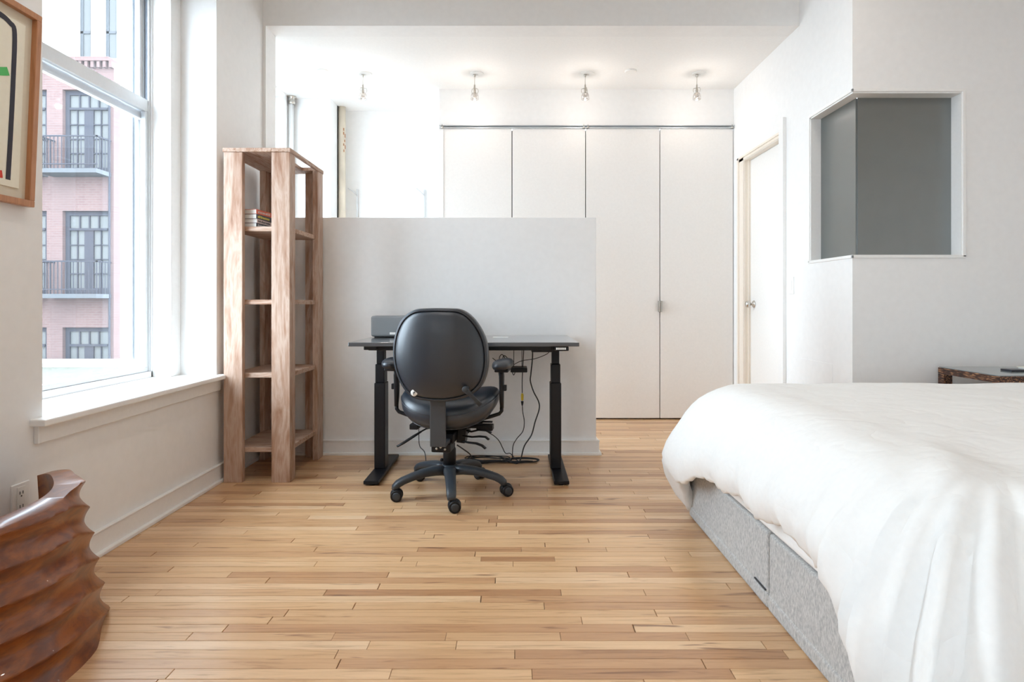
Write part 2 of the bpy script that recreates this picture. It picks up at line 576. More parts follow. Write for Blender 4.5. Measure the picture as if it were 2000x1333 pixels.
# ---- ceilings
struct(box(-2.13, XR, YB, YH, ZC, ZC + 0.1).build('ceiling_1', 'ceiling'), 'flat white ceiling over the bedroom', 'ceiling')
struct(box(-2.24, 1.95, 4.045, 5.75, ZB, ZB + 0.1).build('ceiling_2', 'ceiling'), 'lower white ceiling over the closet area', 'ceiling')

# ---- back zone walls
mb = MB()
holes_wall(mb, 4.045, 5.75, -0.02, ZB, [(4.08, 5.12, 0.35, 2.8)], lambda m, a, b, c, d: m.box(-2.24, -2.0, a, b, c, d))
mb.box(-2.0, -1.637, 5.275, 5.62, -0.02, ZB)
struct(mb.build('wall_side', 'wall'), 'bright side wall and chase beyond the half wall', 'wall')
struct(box(-1.637, -0.5, 5.61, 5.74, -0.02, ZB).build('wall_back', 'wall'), 'bright recessed wall left of the closet', 'wall')

# closet: soffit, side, inside
mb = MB()
mb.box(-0.636, 1.886, 5.04, 5.1, 2.515, ZB)
mb.box(-0.636, -0.60, 5.04, 5.62, -0.02, 2.515)
mb.box(-0.60, 1.886, 5.5, 5.6, -0.02, 2.515)
struct(mb.build('wall_closet', 'wall'), 'white soffit and closet box above the bifold doors', 'wall')

# ---- right hall wall with corner opening and door opening; front wall with the other half of the opening
OZ0, OZ1 = 1.256, 2.178
DY0, DY1, DZ = 4.14, 4.82, 2.165
mb = MB()
def put_r(m, a, b, c, d): m.box(1.886, 1.975, a, b, c, d)
holes_wall(mb, 3.276, 5.5, -0.02, ZB + 0.42, [(3.0, 3.746, OZ0, OZ1), (DY0, DY1, -0.03, DZ)], put_r)
struct(mb.build('wall_hall', 'wall'), 'white hall wall with the narrow door and the light switch', 'wall')
mb = MB()
def put_f(m, a, b, c, d): m.box(a, b, 3.276, 3.37, c, d)
holes_wall(mb, 1.975, XR, -0.02, ZC, [(1.6, 2.4985, OZ0, OZ1)], put_f)
struct(mb.build('wall_right', 'wall'), 'pale grey-white wall behind the bed with the frosted corner opening', 'wall')
# outer walls that only close the room
struct(box(XR, XR + 0.1, YB, 3.4, -0.02, ZC).build('wall_far', 'wall'), 'white wall at the head side of the bed', 'wall')
RW = []
mb = MB()
holes_wall(mb, -2.13, XR, -0.02, ZC, [(a, b, 0.45, 2.95) for a, b in RW], lambda m, a, b, c, d: m.box(a, b, YB - 0.1, YB, c, d))
struct(mb.build('wall_rear', 'wall'), 'plain white wall behind the viewpoint', 'wall')

# ---- frosted corner window
wc = empty('window_2', (1.92, 3.32, OZ0), 'frosted grey glass corner window set into the right-hand wall', 'window', kind='structure')
mb = MB().box(1.952, 1.960, 3.36, 3.746, OZ0 + .012, OZ1 - .01)
mb.build('side_pane', 'frosted', wc)
mb = MB().box(1.960, 2.4985, 3.353, 3.361, OZ0 + .012, OZ1 - .01)
mb.build('front_pane', 'frosted', wc)
# lining of the recess
mb = MB()
mb.box(1.888, 1.955, 3.738, 3.7465, OZ0, OZ1)
mb.box(2.492, 2.4985, 3.277, 3.356, OZ0, OZ1)
mb.box(1.888, 1.955, 3.278, 3.746, OZ1 - .01, OZ1)
mb.box(1.955, 2.4985, 3.278, 3.356, OZ1 - .01, OZ1)
mb.box(1.888, 1.955, 3.278, 3.746, OZ0, OZ0 + .012)
mb.box(1.955, 2.4985, 3.278, 3.356, OZ0, OZ0 + .012)
mb.build('lining', 'trim', wc)
t = 0.016
mb = MB()      # thin proud bead around the opening
for (z0, z1) in ((OZ1 - .002, OZ1 + t - .002), (OZ0 - t + .01, OZ0 + .01)):
    mb.box(1.880, 1.89, 3.270, 3.746 + t, z0, z1)
    mb.box(1.880, 2.4985 + t, 3.270, 3.28, z0, z1)
mb.box(1.880, 1.89, 3.746 - .002, 3.746 + t, OZ0, OZ1)
mb.box(2.4985 - .002, 2.4985 + t, 3.270, 3.28, OZ0, OZ1)
mb.build('bead', 'trim', wc, bevel=0.002)

# ---- door in the hall wall
d3 = empty('door_3', (1.934, 4.48, 0), 'narrow white flush door with cream casing at the end of the hall', 'door', kind='structure')
dl = MB().box(1.934, 1.974, DY0 + .002, DY1 - .003, 0.004, DZ - .003).build('door_leaf', 'door', d3, bevel=.002)
mb = MB()
mb.box(1.880, 1.8865, 4.82, 4.935, 0, 2.204)
mb.box(1.872, 1.8865, 4.905, 4.937, 0, 2.208)
mb.box(1.880, 1.8865, 4.14, 4.935, 2.168, 2.204)
mb.box(1.872, 1.8865, 4.14, 4.937, 2.19, 2.208)
mb.box(1.8866, 1.934, 4.815, 4.8205, 0, 2.168)
mb.box(1.8866, 1.934, 4.14, 4.8205, 2.163, 2.168)
mb.box(1.915, 1.934, 4.80, 4.8155, 0, 2.163)
mb.build('door_casing', 'cream', d3, bevel=.0015)
mb = MB()
R = Matrix.Rotation(radians(-90), 3, 'Y')
mb.lathe([(0.030, 0), (0.030, 0.004), (0.024, 0.009), (0.011, 0.012), (0.010, 0.030)], (1.934, 4.735, 0.99), R, 20)
kb = mb.build('door_knob', 'chrome', d3, smooth=True)
MB().lathe([(0.008, 0.028), (0.018, 0.034), (0.026, 0.044), (0.028, 0.054), (0.024, 0.064), (0.012, 0.070), (0.002, 0.071)], (1.934, 4.735, 0.99), R, 20).build('knob_ball', 'chrome', kb, smooth=True)
struct(box(1.862, 1.886, 4.07, 4.138, 0, 2.286).build('trim_1', 'trim', bevel=.002), 'slim vertical trim strip beside the hall door', 'trim')

# ---- bifold closet doors
CX = [-0.627, -0.013, 0.618, 1.2545, 1.8835]
for i in range(2):
    dd = empty('door_%d' % (i + 1), ((CX[2 * i] + CX[2 * i + 2]) / 2, 5.04, 0),
               ['pair of cream bifold closet doors half hidden by the half wall', 'pair of cream bifold closet doors nearest the hall door'][i], 'door', kind='structure')
    for k in range(2):
        a, b = CX[2 * i + k], CX[2 * i + k + 1]
        MB().box(a + .0035, b - .0035, 5.045, 5.072, 0.012, 2.492).build('door_panel', 'closet', dd, bevel=.0015)
    if i == 1:
        h = MB().box(CX[3] - .0155, CX[3] - .001, 5.018, 5.045, 0.922, 1.018).box(CX[3] + .001, CX[3] + .0155, 5.018, 5.045, 0.922, 1.018)
        h.build('door_pull', 'nickel', dd, bevel=.003)
# dark sheet standing in for the closet's inner shade (behind the gaps) and top rail
struct(box(-0.60, 1.886, 5.12, 5.14, 0.0, 2.5).build('wall_closet_lining', 'dark_gap'), 'dark closet interior seen through the door gaps', 'wall')
mb = MB().box(-0.636, 1.886, 5.022, 5.05, 2.514, 2.519)
mb.box(-0.636, 1.886, 5.03, 5.06, 2.494, 2.5005)
tr = struct(mb.build('trim_2', 'alu'), 'slim metal track above the bifold closet doors', 'trim')
for x in (-0.61, 0.600, 0.636, 1.868):
    MB().lathe([(0.013, 0), (0.013, .012), (0.006, .014), (0.006, .03)], (x, 5.03, 2.494), Matrix.Rotation(radians(0), 3, 'X'), 12).build('pivot_bracket', 'chrome', tr, smooth=True)
mb = MB().box(CX[2] - .003, CX[2] + .003, 5.047, 5.06, 0.012, 2.494)

# ---- baseboards
def base_l(name, y0, y1, lab):
    mb = MB().box(XL, XL + .018, y0, y1, 0, 0.092).box(XL, XL + .022, y0, y1, 0.092, 0.10).box(XL, XL + .036, y0, y1, 0, 0.016)
    struct(mb.build(name, 'trim', bevel=.003), lab, 'baseboard')
base_l('baseboard_left', YB, YH, 'white baseboard under the window')
mb = MB().box(-1.635, 0.563, YH - .018, YH, 0, 0.092).box(-1.635, 0.565, YH - .022, YH, 0.088, 0.098).box(-1.635, 0.577, YH - .034, YH, 0, 0.016)
mb.box(0.545, 0.563, YH, 4.045, 0, 0.092).box(0.545, 0.577, YH, 4.05, 0, 0.016)
struct(mb.build('baseboard_partition', 'trim', bevel=.002), 'white baseboard along the foot of the half wall', 'baseboard')
mb = MB().box(1.869, 1.886, 3.26, 4.07, 0, 0.095).box(1.869, XR, 3.259, 3.276, 0, 0.095)
struct(mb.build('baseboard_right', 'trim', bevel=.002), 'white baseboard behind the bed', 'baseboard')

# ================================================================== WINDOW 1 (left wall)
w1 = empty('window_1', (-1.96, 2.67, 0.6), 'tall double-hung window with grey metal sashes and deep white reveal', 'window', kind='structure')
WY0, WY1 = 2.165, 3.185
mb = MB()      # deep casing boxes beside the frame
mb.box(-2.13, -1.853, WY1, 3.279, 0.6, 2.75)
mb.box(-2.13, -1.853, 2.069, WY0, 0.6, 2.75)
mb.box(-2.13, -1.853, 2.069, 3.279, 2.68, 2.75)
mb.build('casing', 'trim', w1, bevel=.003)
mb = MB()      # outer frame and tracks
for (ya, yb) in ((WY1 - .012, WY1 + .0), (WY0, WY0 + .012)):
    mb.box(-2.05, -1.952, ya, yb, 0.6, 2.68)
mb.box(-2.05, -1.952, WY0, WY1, 0.60, 0.632)
mb.box(-2.05, -1.952, WY0, WY1, 2.66, 2.68)
mb.build('frame', 'alu_white', w1, bevel=.001)
mb = MB()
for s, yy in ((-1, WY1 - .012), (1, WY0 + .012)):
    for xa, ww in ((-1.957, .005), (-1.985, .004), (-2.015, .004), (-2.045, .006)):
        a, b = sorted((yy, yy + s * .016))
        mb.box(xa - ww, xa, a, b, 0.632, 2.66)
mb.build('track', 'alu', w1)
mb = MB()
for s, yy in ((-1, WY1 - .012), (1, WY0 + .012)):
    a, b = sorted((yy, yy + s * .004))
    mb.box(-1.983, -1.963, a, b, 2.09, 2.66)
    mb.box(-2.043, -2.02, a, b, 0.70, 2.66)
mb.build('gasket', 'alu_dark', w1)
def sash(name, xa, xb, za, zb, rail0, rail1, matn, stile=0.034):
    mb = MB()
    ya, yb = WY0 + .016, WY1 - .016
    mb.box(xa, xb, ya, yb, za, za + rail0)
    mb.box(xa, xb, ya, yb, zb - rail1, zb)
    mb.box(xa, xb, ya, ya + stile, za + rail0, zb - rail1)
    mb.box(xa, xb, yb - stile, yb, za + rail0, zb - rail1)
    s = mb.build(name, matn, w1, bevel=.002)
    xm = (xa + xb) / 2
    MB().box(xm - .002, xm + .002, ya + stile, yb - stile, za + rail0, zb - rail1).build('pane', 'pane', s)
    return s
sash('lower_sash', -1.984, -1.960, 0.633, 2.087, 0.024, 0.064, 'alu')
sash('upper_sash', -2.016, -1.990, 1.985, 2.66, 0.045, 0.03, 'alu_white')
mb = MB().box(-2.05, -1.600, 2.012, 3.315, 0.575, 0.600)
mb.build('window_sill', 'trim', w1, bevel=.006, seg=3)
MB().box(XL, -1.637, 2.03, 3.305, 0.512, 0.575).build('apron', 'trim', w1, bevel=.003)
# the other windows, outside the picture, plain but whole
def plain_window(name, ya, yb, za, zb, xa, xb, lab):
    e = empty(name, ((xa + xb) / 2, (ya + yb) / 2, za), lab, 'window', kind='structure')
    mb = MB()
    f = .05
    mb.box(xa, xb, ya, ya + f, za, zb).box(xa, xb, yb - f, yb, za, zb).box(xa, xb, ya + f, yb - f, za, za + f).box(xa, xb, ya + f, yb - f, zb - f, zb)
    zm = (za + zb) / 2
    mb.box(xa, xb, ya + f, yb - f, zm - .03, zm + .03)
    mb.build('frame', 'alu_white', e)
    xm = (xa + xb) / 2
    for a, b in ((za + f, zm - .03), (zm + .03, zb - f)):
        MB().box(xm - .002, xm + .002, ya + f, yb - f, a, b).build('pane', 'pane', e)
plain_window('window_3', 4.08, 5.12, 0.35, 2.8, -2.16, -2.12, 'tall white window lighting the closet area')
plain_window('window_4', W2[0], W2[1], 0.6, 3.0, -2.03, -1.97, 'tall window nearest the viewpoint')  # this one and the next are unseen, added to brighten the bedroom
plain_window('window_5', W3[0], W3[1], 0.6, 3.0, -2.03, -1.97, 'tall window behind the viewpoint')

for k, (a, b) in enumerate(RW):
    e = empty('window_%d' % (6 + k), ((a + b) / 2, YB - .05, .45), 'tall window in the rear wall', 'window', kind='structure')
    f = .05
    m = MB().box(a, a + f, YB - .08, YB - .03, .45, 2.95).box(b - f, b, YB - .08, YB - .03, .45, 2.95).box(a + f, b - f, YB - .08, YB - .03, .45, .5).box(a + f, b - f, YB - .08, YB - .03, 2.9, 2.95).box(a + f, b - f, YB - .08, YB - .03, 1.67, 1.73)
    m.build('frame', 'alu_white', e)
    for c, d in ((.5, 1.67), (1.73, 2.9)):
        MB().box(a + f, b - f, YB - .057, YB - .053, c, d).build('pane', 'pane', e)

# ================================================================== OUTSIDE
struct(box(-60, -2.4, -30, 60, -8.3, -8.0).build('ground', 'asphalt'), 'street level outside the window', 'ground')
rb = empty('red_building', (-14, 18.2, -8), 'red brick building with dark french windows and iron balconies outside the window', 'building')
FZ = 63.9
def fx(px): return (px - 1003) / FZ
def fz(py): return 1 + (592 - py) / FZ
cols = [(122 + 123 * k, 214 + 123 * k) for k in (-2, -1, 0)]
rowsz = [(175, 340), (412, 577), (640, 805), (877, 1042)]
holes = [(fx(a), fx(b), fz(d), fz(c)) for a, b in cols for c, d in rowsz]
mb = MB()
holes_wall(mb, -18.6, fx(222), -8.0, fz(122), holes, lambda m, a, b, c, d: m.box(a, b, 18.0, 18.35, c, d))
mb.box(-18.6, fx(222), 18.35, 26, -8.0, fz(122))
mb.build('brick_facade', 'brick', rb)
mb = MB().box(-18.6, fx(218), 17.85, 18.3, fz(122), fz(114))
for k in range(34):
    x = -18.4 + k * .185
    mb.box(x, x + .09, 17.88, 18.0, fz(134), fz(122))
mb.build('cornice', 'brick', rb)
mb = MB()
holes_wall(mb, -18.6, fx(222), fz(114), fz(-330), [(fx(124), fx(150), fz(98), fz(-60)), (fx(176), fx(202), fz(98), fz(-60))], lambda m, a, b, c, d: m.box(a, b, 18.6, 18.95, c, d))
mb.build('upper_storey', 'stucco', rb)
for (pa, pb) in ((124, 150), (176, 202)):
    m2 = MB().box(fx(pa), fx(pa) + .09, 18.7, 18.78, fz(98), fz(-60)).box(fx(pb) - .09, fx(pb), 18.7, 18.78, fz(98), fz(-60))
    m2.box(fx(pa), fx(pb), 18.7, 18.78, fz(45), fz(40))
    ww_ = m2.build('window_frame', 'stone', rb)
    MB().box(fx(pa) + .09, fx(pb) - .09, 18.73, 18.75, fz(98), fz(-60)).build('pane', 'curtain', ww_)
for (pa, pb) in cols:
    for (ya, yb) in rowsz:
        xa, xb, zt, zb = fx(pa), fx(pb), fz(ya), fz(yb)
        W = xb - xa
        m = MB()
        F = .13
        y0, y1 = 18.12, 18.2
        m.box(xa, xa + F, y0, y1, zb, zt).box(xb - F, xb, y0, y1, zb, zt).box(xa + F, xb - F, y0, y1, zt - F, zt)
        ztr = zt - .52
        m.box(xa + F, xb - F, y0 - .03, y1, ztr - .07, ztr)
        cx_ = (xa + xb) / 2
        m.box(cx_ - .14, cx_ + .14, y0, y1, zb, ztr - .07)
        m.box(xa + F, cx_ - .14, y0, y1, zb, zb + .22).box(cx_ + .14, xb - F, y0, y1, zb, zb + .22)
        for k in range(1, 4):
            xx = xa + F + (W - 2 * F) * k / 4
            m.box(xx - .02, xx + .02, y0 + .01, y1, ztr, zt - F)
        for (la, lb) in ((xa + F, cx_ - .14), (cx_ + .14, xb - F)):
            mm = (la + lb) / 2
            m.box(mm - .015, mm + .015, y0 + .01, y1, zb + .22, ztr - .07)
            for k in range(1, 4):
                zz = zb + .22 + (ztr - .07 - zb - .22) * k / 4
                m.box(la, lb, y0 + .01, y1, zz - .015, zz + .015)
        wf = m.build('window', 'ext_frame', rb)
        for (la, lb) in ((xa + F, cx_ - .14), (cx_ + .14, xb - F)):
            MB().box(la, lb, 18.17, 18.19, zb + .22, ztr - .07).build('pane', 'curtain', wf)
        MB().box(xa + F, xb - F, 18.17, 18.19, ztr, zt - F).build('transom_pane', 'curtain', wf)
        # balcony
        if ya < 600:
            ba, bb = fx(pa - 17), fx(pb + 3)
            m = MB().box(ba, bb, 17.35, 18.0, fz(yb + 6), fz(yb - 2))
            bl = m.build('balcony', 'stone', rb)
            m = MB()
            zt2, zb2 = fz(yb - 65), fz(yb - 2)
            m.box(ba, bb, 17.38, 17.42, zt2 - .04, zt2).box(ba, bb, 17.38, 17.42, zb2 + .12, zb2 + .15)
            m.box(ba, ba + .04, 17.38, 18.0, zt2 - .04, zt2).box(bb - .04, bb, 17.38, 18.0, zt2 - .04, zt2)
            k = ba
            while k < bb:
                m.box(k, k + .018, 17.39, 17.41, zb2, zt2 - .03)
                k += .115
            for yy in (17.5, 17.62, 17.74, 17.86):
                m.box(ba, ba + .018, yy, yy + .018, zb2, zt2).box(bb - .018, bb, yy, yy + .018, zb2, zt2)
            m.build('railing', 'ext_frame', bl)
MB().sweep([(fx(216.5), 17.93, -8), (fx(216.5), 17.93, fz(200))], .03, n=8).build('downpipe', 'ext_frame', rb)
lb_ = empty('low_building', (-11, 12, -8), 'low building with pale gravel roof below the window', 'building')
MB().box(-20, -4.0, 6.0, 17.9, -8.0, -0.95).build('wall', 'stucco', lb_)
MB().box(-20, -4.0, 6.0, 17.2, -0.95, -0.88).build('roof', 'roof_gravel', lb_)
MB().box(-20, -4.0, 17.2, 17.9, -0.95, -0.70).build('parapet', 'stucco', lb_)

# ================================================================== BOOKSHELF
bs = empty('bookshelf', (-1.425, 3.56, 0), 'tall narrow raw-wood open bookshelf in the corner by the window', 'bookshelf')
SX0, SX1, SY0, SY1, SZ = -1.612, -1.243, 3.272, 3.842, 1.862
TH = 0.034
topz = SZ - 0.022
def post(boards):
    m = MB()
    for b in boards: m.box(*b)
    return m.build('upright', 'shelf_v', bs, bevel=.0025)
def upright(x0, x1, y0, y1):
    MB().box(x0, x1, y0, y1, 0, topz).build('upright', 'shelf_v', bs, bevel=.003)
upright(SX0, SX0 + .105, SY0, SY0 + TH)                    # front left, face board
upright(SX0, SX0 + TH, SY0 + TH, SY0 + .10)                # front left, side board
upright(SX1 - .103, SX1, SY0, SY0 + TH)                    # front right
upright(SX1 - TH, SX1, SY0 + TH, SY0 + .082)
upright(SX1 - TH, SX1, SY1 - .104, SY1)                    # rear right side board
upright(SX1 - .105, SX1 - TH, SY1 - TH, SY1)
upright(SX0, SX0 + TH, SY1 - .104, SY1)
upright(SX0 + TH, SX0 + .105, SY1 - TH, SY1)
mb = MB().box(SX0 - .004, -1.345, SY0 - .004, SY1, topz, SZ)
mb.box(-1.345, SX1 - .012, SY0 - .004, SY0 + .09, topz, SZ).box(-1.345, SX1 - .012, SY1 - .10, SY1, topz, SZ)
mb.build('top_board', 'shelf_y', bs, bevel=.002)
MB().box(SX1 - .012, SX1 + .004, SY0 - .004, SY1, topz - .002, SZ).build('top_rail', 'shelf_y', bs, bevel=.002)
for z in (1.430, 1.018, 0.606, 0.188):
    MB().box(SX0 + .022, SX1 - .018, SY0 + TH + .002, SY1 - TH - .03, z - .027, z).build('shelf', 'shelf_h', bs, bevel=.003)

# four paperbacks
def book(z0, t, cover, lab, off, rz, marks, L=0.175, Wd=0.108):
    e = empty('book', (-1.452 + off[0], 3.325 + off[1], z0), lab, 'book', 'paperbacks stacked on the upper shelf', rz=rz)
    # local: spine along +Y at x=0, pages reach to -x
    MB().box(-Wd + .002, -.003, .002, L - .002, .0022, t - .0022).build('page_block', 'pages', e, local=True)
    m = MB().box(-Wd, 0, 0, L, 0, .0018).box(-Wd, 0, 0, L, t - .0018, t).box(-.0018, 0, 0, L, .0018, t - .0018)
    cv = m.build('cover', cover, e, local=True)
    if marks:
        m = MB()
        rr = random.Random(int(z0 * 1000))
        y = .015
        while y < L - .03:
            wdt = rr.uniform(.006, .013)
            m.box(-.0002, .0006, y, y + wdt, t * .25, t * rr.uniform(.6, .78))
            y += wdt + rr.uniform(.003, .006)
        m.build('spine_lettering', marks, e, local=True)
    return e
zz = 1.430
for i, (t, cv, mk, lab, off, rz) in enumerate([
        (.0235, 'dark_cover', 'grey_cover', 'dark-spined paperback at the bottom of the stack', (0, .0, 0), -.10),
        (.0225, 'pink_cover', 'dark_cover', 'pale pinkish paperback second from the bottom of the stack', (0.002, .002), -.06),
        (.0275, 'dark_cover', 'yellow_ink', 'black paperback with yellow spine lettering under the red one', (0.001, -.002), -.10),
        (.0270, 'red_cover', 'pink_cover', 'orange-red paperback on top of the stack', (0, .001), -.13)]):
    book(zz, t, cv, lab, off, rz, mk)
    zz += t

# ================================================================== DESK
dk = empty('standing_desk', (-0.27, 3.5, 0), 'black height-adjustable desk standing against the half wall', 'desk')
MB().box(-0.886, 0.352, 3.15, 3.865, 0.766, 0.788).build('desktop', 'desktop', dk, bevel=.003)
mb = MB().box(-0.70, 0.20, 3.46, 3.52, 0.728, 0.764).box(-0.80, 0.29, 3.24, 3.30, 0.738, 0.765)
mb.build('crossbar', 'black_metal', dk, bevel=.003)
for cx_ in (-0.785, 0.248):
    MB().box(cx_ - .035, cx_ + .035, 3.22, 3.78, 0.742, 0.765).build('side_bracket', 'black_metal', dk, bevel=.003)
    z = 0.026
    MB().box(cx_ - .032, cx_ + .032, 3.45, 3.545, z, .530).build('leg', 'black_metal', dk, bevel=.005)
    MB().box(cx_ - .027, cx_ + .027, 3.456, 3.539, .530, .640).build('leg_middle_stage', 'black_metal', dk, bevel=.004)
    MB().box(cx_ - .0215, cx_ + .0215, 3.463, 3.532, .640, .745).build('leg_upper_stage', 'black_metal', dk, bevel=.004)
    sx = .015 if cx_ > 0 else 0.006
    f = MB().box(cx_ - .042 + sx, cx_ + .042 + sx, 3.215, 3.79, 0.006, 0.026).build('foot', 'black_metal', dk, bevel=.004)
    for yy in (3.24, 3.765):
        MB().lathe([(.014, 0), (.014, .007)], (cx_ + sx, yy, 0), n=12).build('glide', 'plastic', f)
hs = MB().box(0.222, 0.296, 3.152, 3.215, 0.742, 0.765).build('controller', 'plastic', dk, bevel=.004)
m = MB()
for k in range(5):
    m.box(0.228 + k * .011, 0.236 + k * .011, 3.150, 3.1535, 0.749, 0.760)
m.build('button_strip', 'white_plastic', hs)
MB().box(0.10, 0.215, 3.28, 3.42, 0.725, 0.7385).build('motor_box', 'plastic', dk, bevel=.003)

# speaker
sp = empty('speaker', (-0.69, 3.68, 0.789), 'grey wireless speaker with a white badge on the left end of the desk', 'speaker')
MB().box(-0.873, -0.52, 3.60, 3.74, 0.793, 0.920).build('body', 'speaker', sp, bevel=.012, seg=4, smooth=False)
MB().box(-0.855, -0.54, 3.615, 3.725, 0.7885, 0.7935).build('base', 'plastic', sp, bevel=.001)
MB().box(-0.757, -0.712, 3.5985, 3.601, 0.806, 0.820).build('badge', 'white_plastic', sp, bevel=.003, seg=3)
# sheet of paper
o = MB().add([(-0.13, 3.60, .7884), (-0.035, 3.585, .7884), (-0.03, 3.66, .7884), (-0.125, 3.675, .7884),
              (-0.13, 3.60, .7894), (-0.035, 3.585, .7894), (-0.03, 3.66, .7894), (-0.125, 3.675, .7894)],
             [(0, 3, 2, 1), (4, 5, 6, 7), (0, 1, 5, 4), (1, 2, 6, 5), (2, 3, 7, 6), (3, 0, 4, 7)]).build('paper_slip', 'white_plastic')
tag(o, 'small white paper slip lying on the desktop behind the chair', 'paper')

# ================================================================== CHAIR
CY, CXc = 3.10, -0.337
ch = empty('office_chair', (CXc, CY, 0), 'black vinyl swivel office chair with its back to the room, pushed up to the desk', 'chair', rz=radians(-6))
def se(a, p):      # signed power
    return math.copysign(abs(a) ** p, a)
# base
arms = [-76, -4, 68, 140, 212]
hub = MB().lathe([(.030, .095), (.046, .100), (.050, .115), (.048, .138), (.040, .150), (.034, .153)], n=28).build('hub', 'grey_plastic', ch, smooth=True, local=True)
for i, a in enumerate(arms):
    ar = radians(a)
    d = Vector((cos(ar), sin(ar), 0))
    pr = [(.02, .123), (.08, .126), (.14, .122), (.20, .110), (.25, .096), (.275, .084), (.290, .070), (.293, .057)]
    pts = [d * r + Vector((0, 0, z)) for r, z in pr]
    ws = [.036, .031, .028, .026, .025, .024, .022, .019]
    hs_ = [.027, .024, .021, .019, .018, .018, .017, .015]
    arm = MB().sweep(pts, ws, hs_, n=16, power=0.7).build('base_arm', 'grey_plastic', ch, smooth=True, local=True)
    c = d * .292
    wr = radians([18, 28, -40, 30, 12][i])
    ax = Vector((sin(wr), -cos(wr), 0))
    tr_ = Vector((cos(wr), sin(wr), 0)) * (.014 if i in (0, 1, 2) else .010)
    cc = c + tr_ + Vector((0, 0, .030))
    Rm = Vector((0, 0, 1)).rotation_difference(ax).to_matrix()
    cs = MB().lathe([(.004, -.012), (.024, -.011), (.0315, -.005), (.0325, .0), (.0315, .005), (.024, .011), (.004, .012)], cc + Vector((0, 0, .004)), Rm, 24)
    cs.lathe([(.008, .0), (.008, .03)], c + Vector((0, 0, .036)), n=10)
    cst = cs.build('caster', 'plastic', ch, smooth=True, local=True)
    for s in (-1, 1):
        prf = [(.010, -.009), (.0275, -.009), (.030, -.006), (.030, .006), (.027, .009), (.020, .010), (.019, .0085), (.004, .0095)]
        Rw = Vector((0, 0, 1)).rotation_difference(ax * s).to_matrix()
        MB().lathe(prf, cc + ax * (s * .018), Rw, 24).build('wheel', 'plastic', cst, smooth=True, local=True)
    if True:
        Rw = Vector((0, 0, 1)).rotation_difference(ax).to_matrix()
        MB().lathe([(.0195, 0), (.0195, .0015), (.015, .003), (.002, .0035)], cc + ax * .0272, Rw, 20).build('wheel_cap', 'grey_plastic', cst, smooth=True, local=True)
# gas column
MB().lathe([(.030, .150), (.0335, .152), (.0335, .232), (.031, .238), (.029, .24), (.029, .262), (.026, .265), (.026, .285)], n=28).build('gas_column', 'plastic', ch, smooth=True, local=True)
MB().lathe([(.006, 0), (.009, .006), (.008, .014), (.004, .016)], (-.033, 0, .172), Matrix.Rotation(radians(-90), 3, 'Y'), 10).build('column_screw', 'plastic', ch, smooth=True, local=True)
# mechanism
m = MB().box(-.055, .055, -.16, .12, .295, .345).box(-.048, .048, -.205, -.10, .262, .305).box(-.16, .16, -.02, .04, .345, .362).box(-.16, .16, .10, .15, .345, .362)
m.build('tilt_mechanism', 'plastic', ch, bevel=.006, local=True)
for m in (MB().obox((.077, -.04, .318), (.045, .07, .075), Matrix.Rotation(.1, 3, 'Y')), MB().box(.055, .10, .02, .07, .31, .355),
          MB().box(-.20, -.155, -.06, 0, .34, .368), MB().box(.15, .235, -.05, .01, .34, .368)):
    m.build('lever_housing', 'plastic', ch, bevel=.004, local=True)
for (x, z) in ((-.02, .282), (0.0, .29), (.022, .280)):
    MB().lathe([(.006, 0), (.006, .004), (.003, .006)], (x, -.205, z), Matrix.Rotation(radians(90), 3, 'X'), 8).build('bolt', 'nickel', ch, local=True, smooth=True)
MB().lathe([(.008, 0), (.009, .012), (.004, .014)], (-.055, -.14, .30), Matrix.Rotation(radians(-90), 3, 'Y'), 10).build('bolt', 'plastic', ch, local=True, smooth=True)
# J bar
m = MB()
prof = [(-.266, .318), (-.266, .50), (-.268, .545), (-.270, .60), (-.272, .66)]
rings_ = []
for (y, z) in prof:
    rings_.append([Vector((-.039, y, z)), Vector((.039, y, z)), Vector((.039, y + .008, z)), Vector((-.039, y + .008, z))])
m.rings(rings_)
m.box(-.039, .039, -.266, -.12, .305, .322)
m.build('back_support_bar', 'steel_dark', ch, bevel=.003, local=True)
# seat
def seat_pt(u, v, cz=.447):
    """u azimuth, v -pi/2..pi/2"""
    a, b, c = .250, .245, .084
    cv, sv = se(cos(v), .55), se(sin(v), .8)
    x = a * cv * se(cos(u), .75)
    y = b * cv * se(sin(u), .75)
    z = cz + c * sv
    z += .062 * abs(x / a) ** 2.4 - .01 * max(0, y / b) ** 3 + .012 * (y / b)
    return Vector((x + .008, y + .01, z))
rg = []
for j in range(17):
    v = -pi / 2 + pi * (j + .0) / 16
    v = max(-pi / 2 + .03, min(pi / 2 - .03, v))
    rg.append([seat_pt(2 * pi * k / 48, v) for k in range(48)])
st = MB().rings(rg).build('seat', 'leather', ch, smooth=True, local=True)
MB().sweep([seat_pt(2 * pi * k / 64, .10) * 1.0 for k in range(65)], .0035, n=6, cap=False).build('piping', 'leather', st, smooth=True, local=True)
MB().sweep([seat_pt(2 * pi * k / 64, -.75) * 1.0 for k in range(65)], .0028, n=6, cap=False).build('piping', 'leather', st, smooth=True, local=True)
# backrest: outline measured in units of metres around its centre (x right, z up)
K = 1 / 5.333 / 416.0
outl = [(683, 74), (560, 76), (420, 92), (300, 170), (222, 290), (178, 430), (165, 590), (188, 740), (245, 880), (330, 992), (430, 1046), (600, 1066),
        (683, 1068), (780, 1064), (950, 1030), (1062, 970), (1145, 880), (1190, 740), (1201, 600), (1186, 430), (1130, 290), (1045, 165), (930, 86), (800, 76)]
raw = [Vector(((x - 683) * K, 0, -(y - 570) * K)) for x, y in outl]
